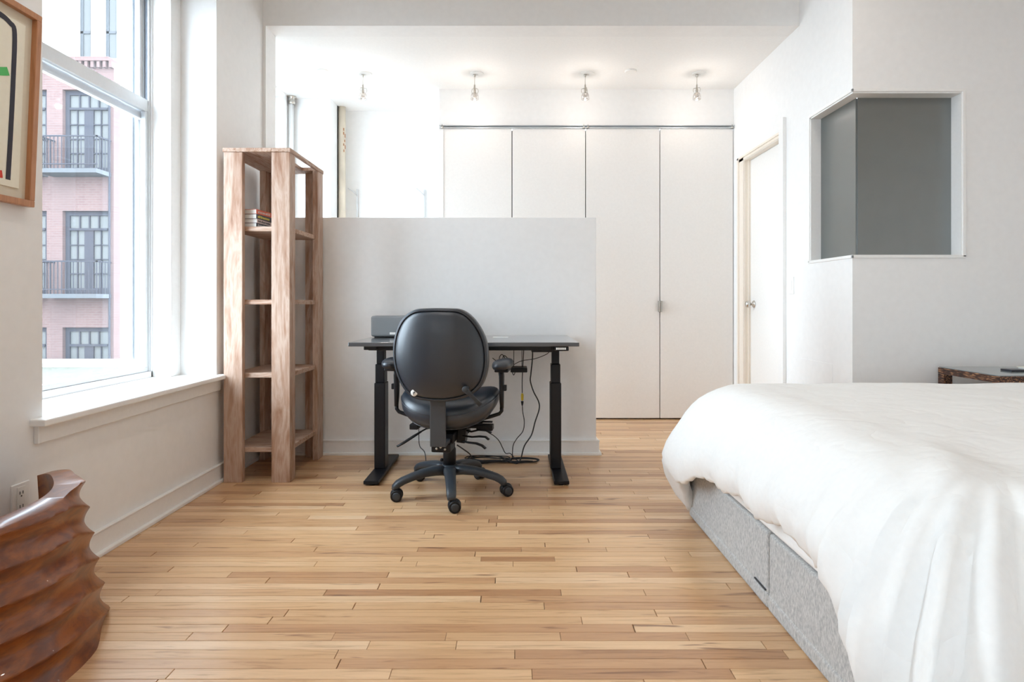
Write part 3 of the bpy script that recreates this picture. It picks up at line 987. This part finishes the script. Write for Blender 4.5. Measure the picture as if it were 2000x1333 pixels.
# smooth closed Catmull-Rom
def crom(P, sub):
    out = []
    n = len(P)
    for i in range(n):
        p0, p1, p2, p3 = P[i - 1], P[i], P[(i + 1) % n], P[(i + 2) % n]
        for k in range(sub):
            t = k / sub
            out.append(0.5 * ((2 * p1) + (-p0 + p2) * t + (2 * p0 - 5 * p1 + 4 * p2 - p3) * t * t + (-p0 + 3 * p1 - 3 * p2 + p3) * t ** 3))
    return out
ol = crom(raw, 4)
for _ in range(2):
    ol = [(ol[i - 1] + ol[i] * 2 + ol[(i + 1) % len(ol)]) / 4 for i in range(len(ol))]
BC = Vector((.012, -.288, .752))
def bring(s, y, curve=.050):
    out = []
    for p in ol:
        q = Vector((p.x * s, y, p.z * s))
        q.y += curve * (q.x / .25) ** 2 - 0.02 * (q.z / .25)
        out.append(q + BC)
    return out
rg = [bring(s, y) for s, y in ((.93, -.030), (.965, -.036), (.99, -.030), (1.0, -.012), (1.0, .010), (.985, .030), (.95, .045), (.85, .058), (.6, .066), (.3, .068), (.05, .069))]
bk = MB().rings(rg, cap0=False).build('backrest', 'leather', ch, smooth=True, local=True)
rg = [bring(s, y) for s, y in ((.945, -.026), (.925, -.034), (.90, -.041), (.84, -.049), (.7, -.058), (.5, -.064), (.3, -.067), (.1, -.068), (.02, -.068))]
MB().rings(rg, cap0=False).build('back_panel', 'leather', bk, smooth=True, local=True)
pl = bring(.947, -.0345)
MB().sweep(pl + [pl[0]], .0032, n=6, cap=False).build('piping', 'leather', bk, smooth=True, local=True)
def backpt(px, py, y):
    x, z = (px - 683) * K, -(py - 570) * K
    return Vector((x, y + .050 * (x / .25) ** 2 - .02 * (z / .25), z)) + BC
b0 = backpt(425, 970, -.047)
RX90 = Matrix.Rotation(radians(90), 3, 'X')
MB().lathe([(.0165, -.006), (.0165, .002), (.014, .0035), (.001, .0038)], b0, RX90, 24).build('round_badge', 'white_plastic', bk, smooth=True, local=True)
m = MB().obox(b0 + Vector((0, -.0042, 0)), (.003, .001, .017), Matrix.Rotation(.3, 3, 'Y')).obox(b0 + Vector((.001, -.0042, .001)), (.011, .001, .0028), Matrix.Rotation(.0, 3, 'Y'))
m.build('badge_emblem', 'grey_plastic', bk, local=True)
# back lever
p0, p1 = backpt(985, 915, -.078), backpt(1140, 1085, -.085)
lv = MB().lathe([(.013, -.035), (.0145, .0), (.0145, .008), (.010, .011)], p0, RX90, 18)
lv.sweep([p0 + Vector((0, -.004, 0)), p0.lerp(p1, .25), p0.lerp(p1, .6), p1], [.0135, .011, .009, .011], [.005, .0045, .004, .0035], n=14, up=(0, -1, 0), power=.6)
lv.build('height_lever', 'grey_plastic', ch, smooth=True, local=True)
# armrests
for s in (-1, 1):
    cxa = .287 * s
    rg = []
    for j in range(11):
        v = -pi / 2 + .04 + (pi - .08) * j / 10
        rg.append([Vector((cxa + .053 * se(cos(v), .5) * se(cos(2 * pi * k / 32), .85), -.03 + .125 * se(cos(v), .5) * se(sin(2 * pi * k / 32), .8),
                           .683 + .026 * se(sin(v), .9) + .004 * cos(2 * pi * k / 32) * s)) for k in range(32)])
    ap = MB().rings(rg).build('armrest', 'leather', ch, smooth=True, local=True)
    m = MB().box(cxa - .035, cxa + .035, -.10, .05, .648, .664)
    m.build('armrest_plate', 'plastic', ap, bevel=.004, local=True)
    xs = .279 * s
    pts = [(xs - .004 * s, -.02, .652), (xs, -.02, .62), (xs, -.02, .50), (xs + .002 * s, -.02, .455)]
    MB().sweep(pts, [.024, .023, .017, .013], [.014, .0135, .011, .009], n=16, power=.5, up=(1, 0, 0)).build('armrest_upright', 'plastic', ch, smooth=True, local=True)
    MB().box(min(xs + .01 * s, xs + .026 * s), max(xs + .01 * s, xs + .026 * s), -.034, -.006, .545, .575).build('armrest_button', 'plastic', ch, bevel=.003, local=True)
    pts = [(xs + .001 * s, -.02, .47), (xs, -.02, .44), (xs - .012 * s, -.02, .425), (xs - .05 * s, -.02, .412), (xs - .13 * s, -.02, .388), (xs - .19 * s, -.02, .365)]
    MB().sweep(pts, .0095, n=12, power=.8).build('armrest_bracket', 'plastic', ch, smooth=True, local=True)
# paddles
for pts in ([(.09, -.06, .345), (.13, -.07, .340), (.17, -.08, .352), (.21, -.09, .352), (.235, -.095, .342)],
            [(.09, -.10, .325), (.14, -.11, .322), (.18, -.12, .328), (.21, -.12, .326), (.228, -.125, .314)],
            [(.09, -.13, .305), (.13, -.15, .303), (.17, -.16, .302), (.20, -.165, .293), (.218, -.17, .280)],
            [(.15, .02, .372), (.18, .02, .374), (.225, .02, .374)]):
    MB().sweep(pts, [.006, .008, .011, .012, .011][:len(pts)], [.004, .0045, .0045, .004, .004][:len(pts)], n=12, power=.6).build('paddle_lever', 'plastic', ch, smooth=True, local=True)
pts = [(-.05, -.06, .36), (-.10, -.10, .356), (-.135, -.13, .338)]
MB().sweep(pts, .004, n=8).sweep([(-.12, -.12, .346), (-.15, -.145, .328), (-.195, -.18, .300), (-.222, -.20, .286)], [.006, .010, .010, .008], [.004, .005, .005, .004], n=12, power=.6).build('tilt_lever', 'plastic', ch, smooth=True, local=True)

# ================================================================== CABLES
def spline(P, sub=8):
    P = [Vector(p) for p in P]
    Q = [P[0]] + P + [P[-1]]
    out = []
    for i in range(1, len(Q) - 2):
        p0, p1, p2, p3 = Q[i - 1], Q[i], Q[i + 1], Q[i + 2]
        for k in range(sub):
            t = k / sub
            out.append(0.5 * ((2 * p1) + (-p0 + p2) * t + (2 * p0 - 5 * p1 + 4 * p2 - p3) * t * t + (-p0 + 3 * p1 - 3 * p2 + p3) * t ** 3))
    out.append(P[-1])
    return out
def cable(name, pts, r, lab, extra=None):
    o = MB().sweep(spline(pts), r, n=7).build(name, 'cable', smooth=True)
    return tag(o, lab, 'cable')
CYD = 3.66
def cp(px, py, Y=CYD): return at(px, py, Y)
g = .0045
cable('power_cable', [cp(1040, 679, 3.6), cp(1040, 700), cp(1037, 730), cp(1036, 745), cp(1042, 765), cp(1052, 785), cp(1053, 800), cp(1045, 825), cp(1038, 850),
                      cp(1024, 872), (.045, 3.66, .03), (.02, 3.65, g), (-.02, 3.68, g), (-.10, 3.72, g), (-.20, 3.70, .008), (-.26, 3.74, .009)], .0042,
      'thick black power cable hanging in an S curve from the desk to the floor')
e = empty('extension_lead', at(1020, 690, CYD), 'thin black lead with a yellow plug joint hanging below the desk', 'cable')
MB().sweep(spline([cp(1023, 679, 3.6), cp(1022, 700), cp(1020, 740), cp(1020, 768)]), .003, n=7).build('lead', 'cable', e, smooth=True)
MB().lathe([(.004, 0), (.0075, .004), (.0085, .03), (.007, .042), (.003, .046)], cp(1020, 783), n=12).build('plug', 'yellow', e, smooth=True)
MB().lathe([(.003, -.03), (.006, -.02), (.0085, -.004), (.008, 0)], cp(1020, 784), n=12).build('socket', 'plastic', e, smooth=True)
MB().sweep(spline([cp(1020, 790), cp(1021, 805), cp(1024, 825), cp(1021, 843), cp(1009, 858), cp(1002, 872), (-.01, 3.69, .02), (-.03, 3.70, .014), (-.07, 3.69, .013)]), .0028, n=7).build('lead', 'cable', e, smooth=True)
cable('controller_cable', [at(1075, 684, 3.40), at(1068, 692, 3.45), at(1045, 701, 3.5), at(1020, 705, 3.55), at(1005, 712, 3.62), at(1003, 716, 3.64)], .0022,
      'thin black wire running from the desk controller to the power brick')
pb = empty('power_brick', at(1015, 720, 3.66), 'flat black power brick slung under the desk beside the armrest', 'power supply')
c_ = at(1013, 719, 3.66)
MB().box(c_.x - .050, c_.x + .052, 3.58, 3.72, .576, .602).build('case', 'plastic', pb, bevel=.004)
MB().sweep([(c_.x + .02, 3.66, .60), (c_.x + .02, 3.66, .765)], .002, n=6).sweep([(c_.x - .03, 3.68, .60), (c_.x - .03, 3.68, .765)], .002, n=6).build('hanger', 'cable', pb, smooth=True)
cable('coiled_cable', [at(962, 700, 3.6), at(973, 707, 3.62), at(976, 697, 3.62), at(981, 693, 3.62), at(987, 702, 3.62), at(989, 712, 3.64), at(982, 705, 3.66), at(984, 695, 3.66), at(991, 700, 3.66), at(996, 712, 3.66), at(1000, 725, 3.65), at(1003, 733, 3.64), at(1006, 727, 3.64), at(1006, 719, 3.64)], .0024,
      'small coil of thin black wire behind the right armrest')
cable('left_cable', [at(822, 760, 3.55), at(819, 800, 3.55), at(818, 850, 3.56), at(820, 872, 3.56), at(830, 886, 3.50), (-.51, 3.45, .006), (-.495, 3.40, g)], .0026,
      'thin black cable trailing to the floor left of the chair column')
# tangle on the floor
def tangle(name, seed, x0, x1, yc, amp, r, zf, turns, lab):
    rr = random.Random(seed)
    pts = []
    nst = 10
    for t in range(turns):
        for k in range(nst):
            a = 2 * pi * k / nst
            x = (x0 + x1) / 2 + (x1 - x0) / 2 * cos(a) * rr.uniform(.82, 1.0)
            y = yc + amp * sin(a) * rr.uniform(.6, 1.1)
            pts.append((x, y, zf + rr.uniform(0, .006) + t * .005))
    return cable(name, pts, r, lab)
tangle('cable_tangle', 3, -.32, -.01, 3.70, .075, .0034, .005, 4, 'long oval tangle of black cable on the floor behind the chair')
tangle('cable_loop', 5, -.08, .16, 3.70, .045, .0042, .006, 2, 'thick black cable loop on the floor under the hanging lead')
cable('slanting_cable', [at(893, 870, 3.45), at(905, 878, 3.52), at(918, 888, 3.60), (-.24, 3.66, .012), (-.16, 3.66, .010), (-.08, 3.70, .012)], .004,
      'black cable slanting down from behind the chair column to the tangle')
cable('looped_cable', [at(945, 828, 3.6), at(950, 842, 3.62), at(965, 852, 3.64), at(975, 862, 3.66), at(981, 874, 3.68), (-.05, 3.70, .055), (-.02, 3.71, .05), (.01, 3.70, .02), (.03, 3.69, .008)], .0028,
      'thin black cable curving from the chair levers to the floor loop')

# ================================================================== BED
BX, BY0, BYM, BY1 = 0.825, 1.06, 1.918, 2.772
def fabric_box(ya, yb, lab):
    e = empty('bed_base', (1.85, (ya + yb) / 2, 0), lab, 'bed base', 'grey fabric bed base units')
    MB().box(BX + .004, 2.86, ya + .004, yb - .004, .012, .252).build('body', 'fabric', e, bevel=.010, seg=3)
    MB().box(BX, 2.862, ya, yb, .0, .055).build('lower_band', 'fabric', e, bevel=.012, seg=3)
    MB().box(BX - .001, BX + .03, ya + .012, ya + .10, .0555, .0605).build('seam', 'steel_dark', e, bevel=.001)
    return e
fabric_box(BY0, BYM - .001, 'near grey fabric bed base unit, closest to the viewer')
fabric_box(BYM + .001, BY1, 'far grey fabric bed base unit, toward the closet')
mt = MB().box(BX + .004, 2.86, BY0 + .05, BY1 - .004, .254, .50).build('mattress', 'mattress', bevel=.022, seg=4)
tag(mt, 'white mattress edge showing between duvet and grey base', 'mattress')

def duvet():
    n = 420
    ins = .22                                   # the shoulder starts this far in
    x0, x1, y0, y1 = BX + ins, 2.95 - ins, BY0 + ins, BY1 - ins
    rc = .05
    Ls = [y1 - y0 - 2 * rc, pi / 2 * rc, x1 - x0 - 2 * rc, pi / 2 * rc] * 2
    # give the corners their share of points: weight arcs as if they were longer
    Wt = [Ls[0], .42, Ls[2], .42, Ls[0], .42, Ls[2], .42]
    tot = sum(Wt)
    crn = [(x0 + rc, y1 - rc, 180), (x1 - rc, y1 - rc, 90), (x1 - rc, y0 + rc, 0), (x0 + rc, y0 + rc, -90)]
    def per(s):
        s %= tot
        k = 0
        while s > Wt[k]:
            s -= Wt[k]; k += 1
        f = s / Wt[k]
        if k == 0: return Vector((x0, y0 + rc + f * Ls[0], 0)), Vector((-1, 0, 0)), 0
        if k == 2: return Vector((x0 + rc + f * Ls[2], y1, 0)), Vector((0, 1, 0)), 0
        if k == 4: return Vector((x1, y1 - rc - f * Ls[0], 0)), Vector((1, 0, 0)), 0
        if k == 6: return Vector((x1 - rc - f * Ls[2], y0, 0)), Vector((0, -1, 0)), 0
        cx_, cy_, a0 = crn[(k - 1) // 2]
        a = radians(a0 - 90 * f)
        nn = Vector((cos(a), sin(a), 0))
        return Vector((cx_, cy_, 0)) + nn * rc, nn, 1 - abs(2 * f - 1)
    cFL = Wt[0] + .21
    cNL = tot - .21
    def dist(a, b):
        d = abs(a - b) % tot
        return min(d, tot - d)
    S = [tot * k / n for k in range(n)]
    info = [per(s) for s in S]
    C = Vector(((x0 + x1) / 2, (y0 + y1) / 2, 0))
    def wr(x, y):
        """wrinkles of the top, stronger toward the near left corner"""
        z = .010 * noise.noise(Vector((x * 2.0, y * 2.2, 3.1))) + .0035 * noise.noise(Vector((x * 8, y * 7, 9.1)))
        dc = math.hypot(x - 1.0, y - 1.15)
        an = math.atan2(y - 1.0, x - .75)
        k = math.exp(-(dc / .38) ** 2)
        z += .010 * k * sin(an * 15 + 2.5 * noise.noise(Vector((x * 4, y * 4, 0))))
        z += .006 * k * noise.noise(Vector((x * 22, y * 18, 4)))
        return z
    rings_ = []
    for t in (0.0005, .10, .2, .3, .4, .5, .58, .66, .73, .79, .84, .89, .93, .97):
        ring = []
        for p, nn, c in info:
            q = C.lerp(p, t)
            ring.append(Vector((q.x, q.y, .643 + .006 * (1 - t) + wr(q.x, q.y))))
        rings_.append(ring)
    prof = [(0, .645), (.035, .644), (.07, .640), (.10, .637), (.13, .625), (.158, .608), (.185, .586), (.208, .560), (.230, .528), (.250, .492), (.266, .455),
            (.280, .415), (.291, .372), (.300, .330), (.306, .290), (.307, .262)]
    nP = len(prof)
    for di, (o_, z_) in enumerate(prof):
        f = di / (nP - 1)
        ring = []
        for (p, nn, c), s in zip(info, S):
            fl_, nl = dist(s, cFL), dist(s, cNL)
            near = max(0, -nn.y)
            far_k = math.exp(-(fl_ / .30) ** 2)
            near_k = math.exp(-(nl / .32) ** 2)
            # how low the hem goes here
            hem = .305 + .012 * sin(s * 7.3) + .010 * sin(s * 19 + 1)
            hem += .045 * max(0, min(1, (2.45 - p.y) / .5))
            hem -= .10 * far_k + .17 * math.exp(-(fl_ / .07) ** 2)
            hem -= .09 * near_k * math.exp(-(nl / .2) ** 2)
            hem = hem * (1 - near) + near * (.085 + .01 * sin(s * 11))
            z = .650 - (.650 - z_) * (.650 - hem) / (.650 - .262)
            o = o_
            if near > .5: o = o_ * .94 + .02 * f
            o += .055 * c * min(1, f * 1.6)
            o += (.120 * far_k + .07 * near_k) * min(f, .8)
            o += .025 * near * f
            # tuck the hem back in
            tuck = max(0, (f - .8) / .2)
            o -= (.03 * (1 - near) + .10 * math.exp(-(fl_ / .12) ** 2)) * tuck ** 1.5
            amp = (.002 + .0035 * f) * (1 - near) + near * (.006 + .052 * f ** 1.1)
            amp *= min(1, f * 2.5)
            o += amp * (sin(s * (24 - 5 * near) + 2.6 * noise.noise(Vector((s * 1.9, 1.7, f * .8)))) + .35 * sin(s * 51 + 1.3 * f))
            o += near_k * .022 * f * sin(nl * 60 + .8)
            q = p + nn * o
            o2 = (.012 * noise.noise(Vector((q.x * 9, q.y * 9, z * 5))) + .010 * f * f * noise.noise(Vector((q.x * 24, q.y * 24, z * 16)))) * min(1, f * 2)
            q += nn * o2
            z += wr(q.x, q.y) * (1 - f) + .010 * f * noise.noise(Vector((s * 5, f * 4, 8)))
            if q.x > 2.1: q.y = min(q.y, 2.802)
            ring.append(Vector((q.x, q.y, max(.014, z))))
        rings_.append(ring)
    last = rings_[-1]
    for dx, dz in ((.004, -.010), (.016, -.012), (.028, .0), (.034, .03), (.036, .07)):
        ring = []
        for i, ((p, nn, c), s) in enumerate(zip(info, S)):
            q = last[i] - nn * dx
            ring.append(Vector((q.x, q.y, max(.008, last[i].z + dz + .004 * sin(s * 90)))))
        rings_.append(ring)
    return MB().rings(rings_, cap0=True, cap1=False).build('duvet', 'duvet', smooth=True)
dv = duvet()
tag(dv, 'crumpled white duvet covering the bed and hanging over its edges', 'duvet')

# ================================================================== NIGHTSTAND
ns = empty('nightstand', (2.65, 3.02, 0), 'dark banded wood side table with smoked glass top behind the bed', 'side table')
NX0, NX1, NY0, NY1, NZ = 2.322, 3.02, 2.815, 3.222, .648
m = MB().box(NX0, NX1, NY0, NY0 + .045, NZ - .034, NZ).box(NX0, NX1, NY1 - .045, NY1, NZ - .034, NZ)
m.box(NX0, NX0 + .045, NY0 + .045, NY1 - .045, NZ - .034, NZ).box(NX1 - .045, NX1, NY0 + .045, NY1 - .045, NZ - .034, NZ)
m.build('frame', 'veneer', ns, bevel=.002)
MB().box(NX0 + .004, NX1 - .004, NY0 + .004, NY1 - .004, NZ, NZ + .0035).build('glass_top', 'glass_top', ns)
for x in (NX0, NX1 - .046):
    for y in (NY0, NY1 - .046):
        MB().box(x, x + .046, y, y + .046, 0, NZ - .034).build('leg', 'veneer', ns, bevel=.002)
o = MB().box(2.52, 2.615, 2.98, 3.05, NZ + .0035, NZ + .0125).build('phone', 'dark_cover', bevel=.003)
tag(o, 'slim black phone lying on the dark side table', 'phone')
nb = empty('notebook', (2.70, 3.0, NZ + .0035), 'cream-covered notebook lying beside the phone on the side table', 'book')
MB().box(2.622, 2.80, 2.90, 3.06, NZ + .0035, NZ + .0185).build('page_block', 'pages', nb, bevel=.001)
MB().box(2.618, 2.805, 2.895, 3.065, NZ + .0185, NZ + .021).build('cover', 'paper', nb, bevel=.001)

# ================================================================== CARVED STOOL
def stool():
    c = Vector((-1.612, 1.575, 0))
    H = .442
    nz, na = 100, 110
    A0, A1 = radians(-83), radians(83)
    def P(rx, ry, a, z, k=1.0):
        k *= 1 - .035 * sin(2 * a) ** 2
        return Vector((c.x + rx * cos(a) * k, c.y + ry * sin(a) * k, z))
    rings_ = []
    for i in range(na + 1):
        a = A0 + (A1 - A0) * i / na
        ek = max(0, (abs(a) - radians(60)) / radians(23))
        ring = []
        top = H + .005 * sin(a * 2.2) - .014 * ek ** 2
        for j in range(nz + 1):
            z = top * j / nz
            t = min(1, z / top)
            flare = .070 * (1 - t) ** 1.1
            ph = (z - .012 + .024 * sin(min(a, .9) * 1.1 + .6) + .13 * max(0, a - .25) ** 1.1) / .0845
            fr = ph - math.floor(ph)
            scal = abs(2 * fr - 1) ** 1.7          # crisp ridge, round hollow
            g_ = .022 * (scal - .45) * (1 - .5 * ek) + .002 * noise.noise(Vector((a * 3, z * 12, 0)))
            if j == nz: g_ = min(g_, 0.0)
            ring.append(P(.349 + flare + g_, .430 + flare + g_, a, z))
        for j in range(9):
            z = top * (1 - j / 8)
            w_ = .03 * (1 - z / top) + .006 * sin(a * 5)
            ring.append(P(.275 + w_, .374 + w_, a, z))
        rings_.append(ring)
    return MB().rings(rings_).build('stool', 'stool', smooth=True)
so = stool()
tag(so, 'carved reddish-brown curved wooden stool with scalloped ridges by the left wall', 'stool')
bv = so.modifiers.new('edge', 'EDGE_SPLIT'); bv.split_angle = radians(62)

# ================================================================== PICTURE
pt = radians(2.6)
pc = empty('framed_picture', (-1.652, 1.70, 1.325), 'wood-framed abstract print with a black line hanging left of the window', 'picture')
PY0, PY1, PH = 1.30, 2.00, 0.648
Rt = Matrix.Rotation(radians(2.4), 3, 'Y')
def pic(m, name, mat, x0, x1, y0, y1, z0, z1, bevel=0.0):
    t = MB().box(x0, x1, y0, y1, z0, z1)
    base = Vector((-1.652, 0, 1.325))
    return [Rt @ p + base for p in t.v], t.f
def padd(name, mat, lst, parent=pc, bevel=0.0):
    m = MB()
    for b in lst:
        v, f = pic(m, name, mat, *b); m.add(v, f)
    return m.build(name, mat, parent, bevel=bevel)
fr_ = .021
padd('frame', 'frame_wood', [(0, .026, PY0, PY1, 0, fr_), (0, .026, PY0, PY1, PH - fr_, PH), (0, .026, PY0, PY0 + fr_, fr_, PH - fr_), (0, .026, PY1 - fr_, PY1, fr_, PH - fr_)], bevel=.002)
padd('mat_board', 'mat_board', [(0.0, .008, PY0 + fr_, PY1 - fr_, fr_, PH - fr_)])
pp = padd('print', 'paper', [(.008, .012, PY0 + .05, PY1 - .051, .054, PH - .055)])
def stroke(name, mat, pts, r):
    P2 = [Rt @ Vector((.0125, y, z)) + Vector((-1.652, 0, 1.325)) for y, z in pts]
    MB().sweep(spline(P2, 5), r, [.0006] * (5 * (len(P2) - 1) + 1), n=8, up=(1, 0, 0)).build(name, mat, pp)
stroke('black_line', 'ink', [(1.60, .545), (1.72, .572), (1.84, .585), (1.890, .575), (1.908, .55), (1.910, .40), (1.909, .24), (1.906, .075)], .010)
stroke('green_mark', 'green_ink', [(1.82, .395), (1.87, .412), (1.890, .42)], .014)
stroke('red_mark', 'red_ink', [(1.80, .08), (1.86, .085), (1.884, .088)], .013)
stroke('yellow_mark', 'yellow_ink', [(1.45, .3), (1.55, .22), (1.62, .16)], .03)

# ================================================================== OUTLET, SWITCH, ACCESS PANEL
oc = empty('wall_outlet', (XL, 1.955, .33), 'white wall outlet on the left wall behind the carved stool', 'outlet')
MB().box(XL, XL + .006, 1.935, 2.008, .283, .397).build('cover_plate', 'trim', oc, bevel=.003)
oi_ = MB().box(XL + .006, XL + .0085, 1.954, 1.988, .295, .385).build('receptacle', 'white_plastic', oc, bevel=.001)
m = MB()
for z in (.315, .360):
    m.box(XL + .008, XL + .0095, 1.963, 1.965, z, z + .010).box(XL + .008, XL + .0095, 1.975, 1.977, z, z + .010).box(XL + .008, XL + .0095, 1.968, 1.972, z - .008, z - .004)
m.build('slot', 'dark_gap', oc)
ls = empty('light_switch', (1.886, 3.99, 1.117), 'white light switch plate on the hall wall', 'light switch')
MB().box(1.880, 1.886, 3.955, 4.03, 1.06, 1.176).build('cover_plate', 'white_plastic', ls, bevel=.002)
MB().box(1.877, 1.881, 3.976, 4.009, 1.085, 1.151).build('rocker', 'trim', ls, bevel=.001)
ac = MB().box(1.8835, 1.886, 3.48, 3.86, .34, .638).build('access_panel', 'wall', bevel=.0008)
tag(ac, 'flush white access panel low on the hall wall', 'access panel')

# ================================================================== PENDANT SPOTS
SPOT_W = 0.11
FILL_W = 1.4
spotnames = ['leftmost of the four', 'second from the left of the four', 'third from the left of the four', 'rightmost of the four']
for i, px in enumerate((709, 927, 1143, 1361)):
    Y = 4.70
    x = (px - 1003) * Y / FPX
    e = empty('ceiling_spot', (x, Y, ZB), 'small chrome and glass ceiling spotlight, ' + spotnames[i], 'ceiling light', 'chrome ceiling spotlights in a row')
    MB().lathe([(.055, ZB), (.055, ZB - .004), (.05, ZB - .006), (.008, ZB - .007), (.008, ZB - .015)][::-1], (x + .018, Y, 0), n=28).build('canopy', 'white_plastic', e, smooth=False)
    MB().lathe([(.011, ZB - .006), (.012, ZB - .012), (.009, ZB - .024), (.003, ZB - .028), (.0024, ZB - .085), (.006, ZB - .088), (.007, ZB - .125), (.010, ZB - .13)][::-1], (x, Y, 0), n=14).build('stem', 'nickel', e, smooth=True)
    sc_ = MB().lathe([(.009, ZB - .125), (.011, ZB - .135), (.010, ZB - .160), (.006, ZB - .168)][::-1], (x, Y, 0), n=14)
    for k in range(3):
        a = 2 * pi * k / 3 + .4 * i
        d = Vector((cos(a), sin(a), 0))
        b = Vector((x, Y, 0))
        sc_.sweep([b + d * .008 + Vector((0, 0, ZB - .115)), b + d * .026 + Vector((0, 0, ZB - .118)), b + d * .031 + Vector((0, 0, ZB - .135)), b + d * .026 + Vector((0, 0, ZB - .15))], .0028, n=6)
    sc_.build('socket', 'nickel', e, smooth=True)
    MB().lathe([(.012, ZB - .150), (.024, ZB - .156), (.030, ZB - .175), (.032, ZB - .205), (.0305, ZB - .205), (.028, ZB - .176), (.022, ZB - .159), (.011, ZB - .153)], (x, Y, 0), n=24).build('glass_shade', 'pale_glass', e, smooth=True)
    MB().lathe([(.006, ZB - .165), (.014, ZB - .172), (.018, ZB - .190), (.021, ZB - .196), (.003, ZB - .197)][::-1], (x, Y, 0), n=18).build('bulb', 'chrome', e, smooth=True)
    ld = bpy.data.lights.new('spot_bulb', 'POINT')
    ld.energy = SPOT_W
    ld.color = (1.0, 0.90, 0.82)
    ld.shadow_soft_size = .02
    lo = bpy.data.objects.new('bulb_light', ld)
    lo.location = (x, Y, ZB - .26)
    COL.objects.link(lo)
for i, (px, lab) in enumerate(((631, 'round white ceiling disc near the left ceiling edge'), (1232, 'round white ceiling disc between the two right spotlights'))):
    Y = 4.64
    x = (px - 1003) * Y / FPX
    o = MB().lathe([(.046, ZB), (.046, ZB - .008), (.043, ZB - .012), (.002, ZB - .013)][::-1], (x, Y, 0), n=32).build('ceiling_disc', 'white_plastic')
    tag(o, lab, 'smoke detector')

# unseen recessed lamps added to the bedroom ceiling as fill light
for k, (x, y) in enumerate(((-0.7, 1.5), (1.5, 1.5), (-0.7, 2.7), (1.5, 2.7))):
    e = empty('ceiling_downlight', (x, y, ZC), ['recessed ceiling downlight over the carved stool', 'recessed ceiling downlight over the near bed corner', 'recessed ceiling downlight by the window', 'recessed ceiling downlight over the far bed corner'][k], 'ceiling light', 'recessed bedroom downlights')
    MB().lathe([(.075, ZC - .001), (.075, ZC - .006), (.06, ZC - .008), (.056, ZC - .002), (.02, ZC - .001)], (x, y, 0), n=28).build('trim_ring', 'white_plastic', e)
    ld = bpy.data.lights.new('downlight', 'SPOT')
    ld.energy = FILL_W; ld.color = (1.0, 0.94, 0.87); ld.spot_size = radians(160); ld.spot_blend = 1.0; ld.shadow_soft_size = .06
    lo = bpy.data.objects.new('downlight_lamp', ld); lo.location = (x, y, ZC - .03); COL.objects.link(lo)

# ================================================================== PIPES AND RAILS
p1_ = empty('steam_riser', (-1.975, 5.22, 0), 'white vertical steam pipe with a round collar at the ceiling', 'pipe')
MB().sweep([(-1.972, 5.22, 0), (-1.972, 5.22, ZB)], .022, n=20).build('pipe', 'wall', p1_, smooth=True)
MB().lathe([(.024, ZB - .07), (.030, ZB - .065), (.032, ZB - .045), (.024, ZB - .035), (.024, ZB - .012), (.036, ZB - .010), (.036, ZB)], (-1.965, 5.22, 0), n=24).build('collar', 'nickel', p1_, smooth=True)
p2_ = empty('painted_pipe', (-1.585, 5.54, 0), 'cream pipe with peeling paint in the corner beyond the half wall', 'pipe')
MB().sweep([(-1.602, 5.50, 0), (-1.602, 5.50, ZB)], .033, n=24).build('pipe', 'pipe_paint', p2_, smooth=True)
m = MB()
rr = random.Random(4)
for k in range(7):
    z = 2.62 - k * .035 + rr.uniform(-.01, .01)
    a = rr.uniform(-.9, -.2)
    m.obox((-1.602 + .034 * cos(a), 5.50 + .034 * sin(a), z), (.009, .003, rr.uniform(.015, .04)), Matrix.Rotation(a + pi / 2, 3, 'Z'))
m.build('paint_flake', 'frame_wood', p2_)
MB().box(-1.6368, -1.630, 5.462, 5.472, 0, ZB).build('gap_strip', 'dark_gap', p2_)
for i, (px, s) in enumerate(((698, -1), (829, -1))):
    Y = 5.60
    x = (px - 1003) * Y / FPX
    e = empty('shelf_standard', (x, Y, 1.0), ['left thin grey wall rail with a small bracket above the half wall', 'right thin grey wall rail with a small bracket above the half wall'][i], 'wall rail', 'thin wall rails')
    zt = 1 + (592 - 370) * Y / FPX
    MB().box(x - .006, x + .006, 5.588, 5.61, 0.9, zt).build('rail', 'alu', e)
    MB().sweep([(x, 5.59, zt - .06), (x - .03, 5.56, zt - .03), (x - .06, 5.50, zt - .01)], .005, n=6).build('bracket', 'alu', e, smooth=True)
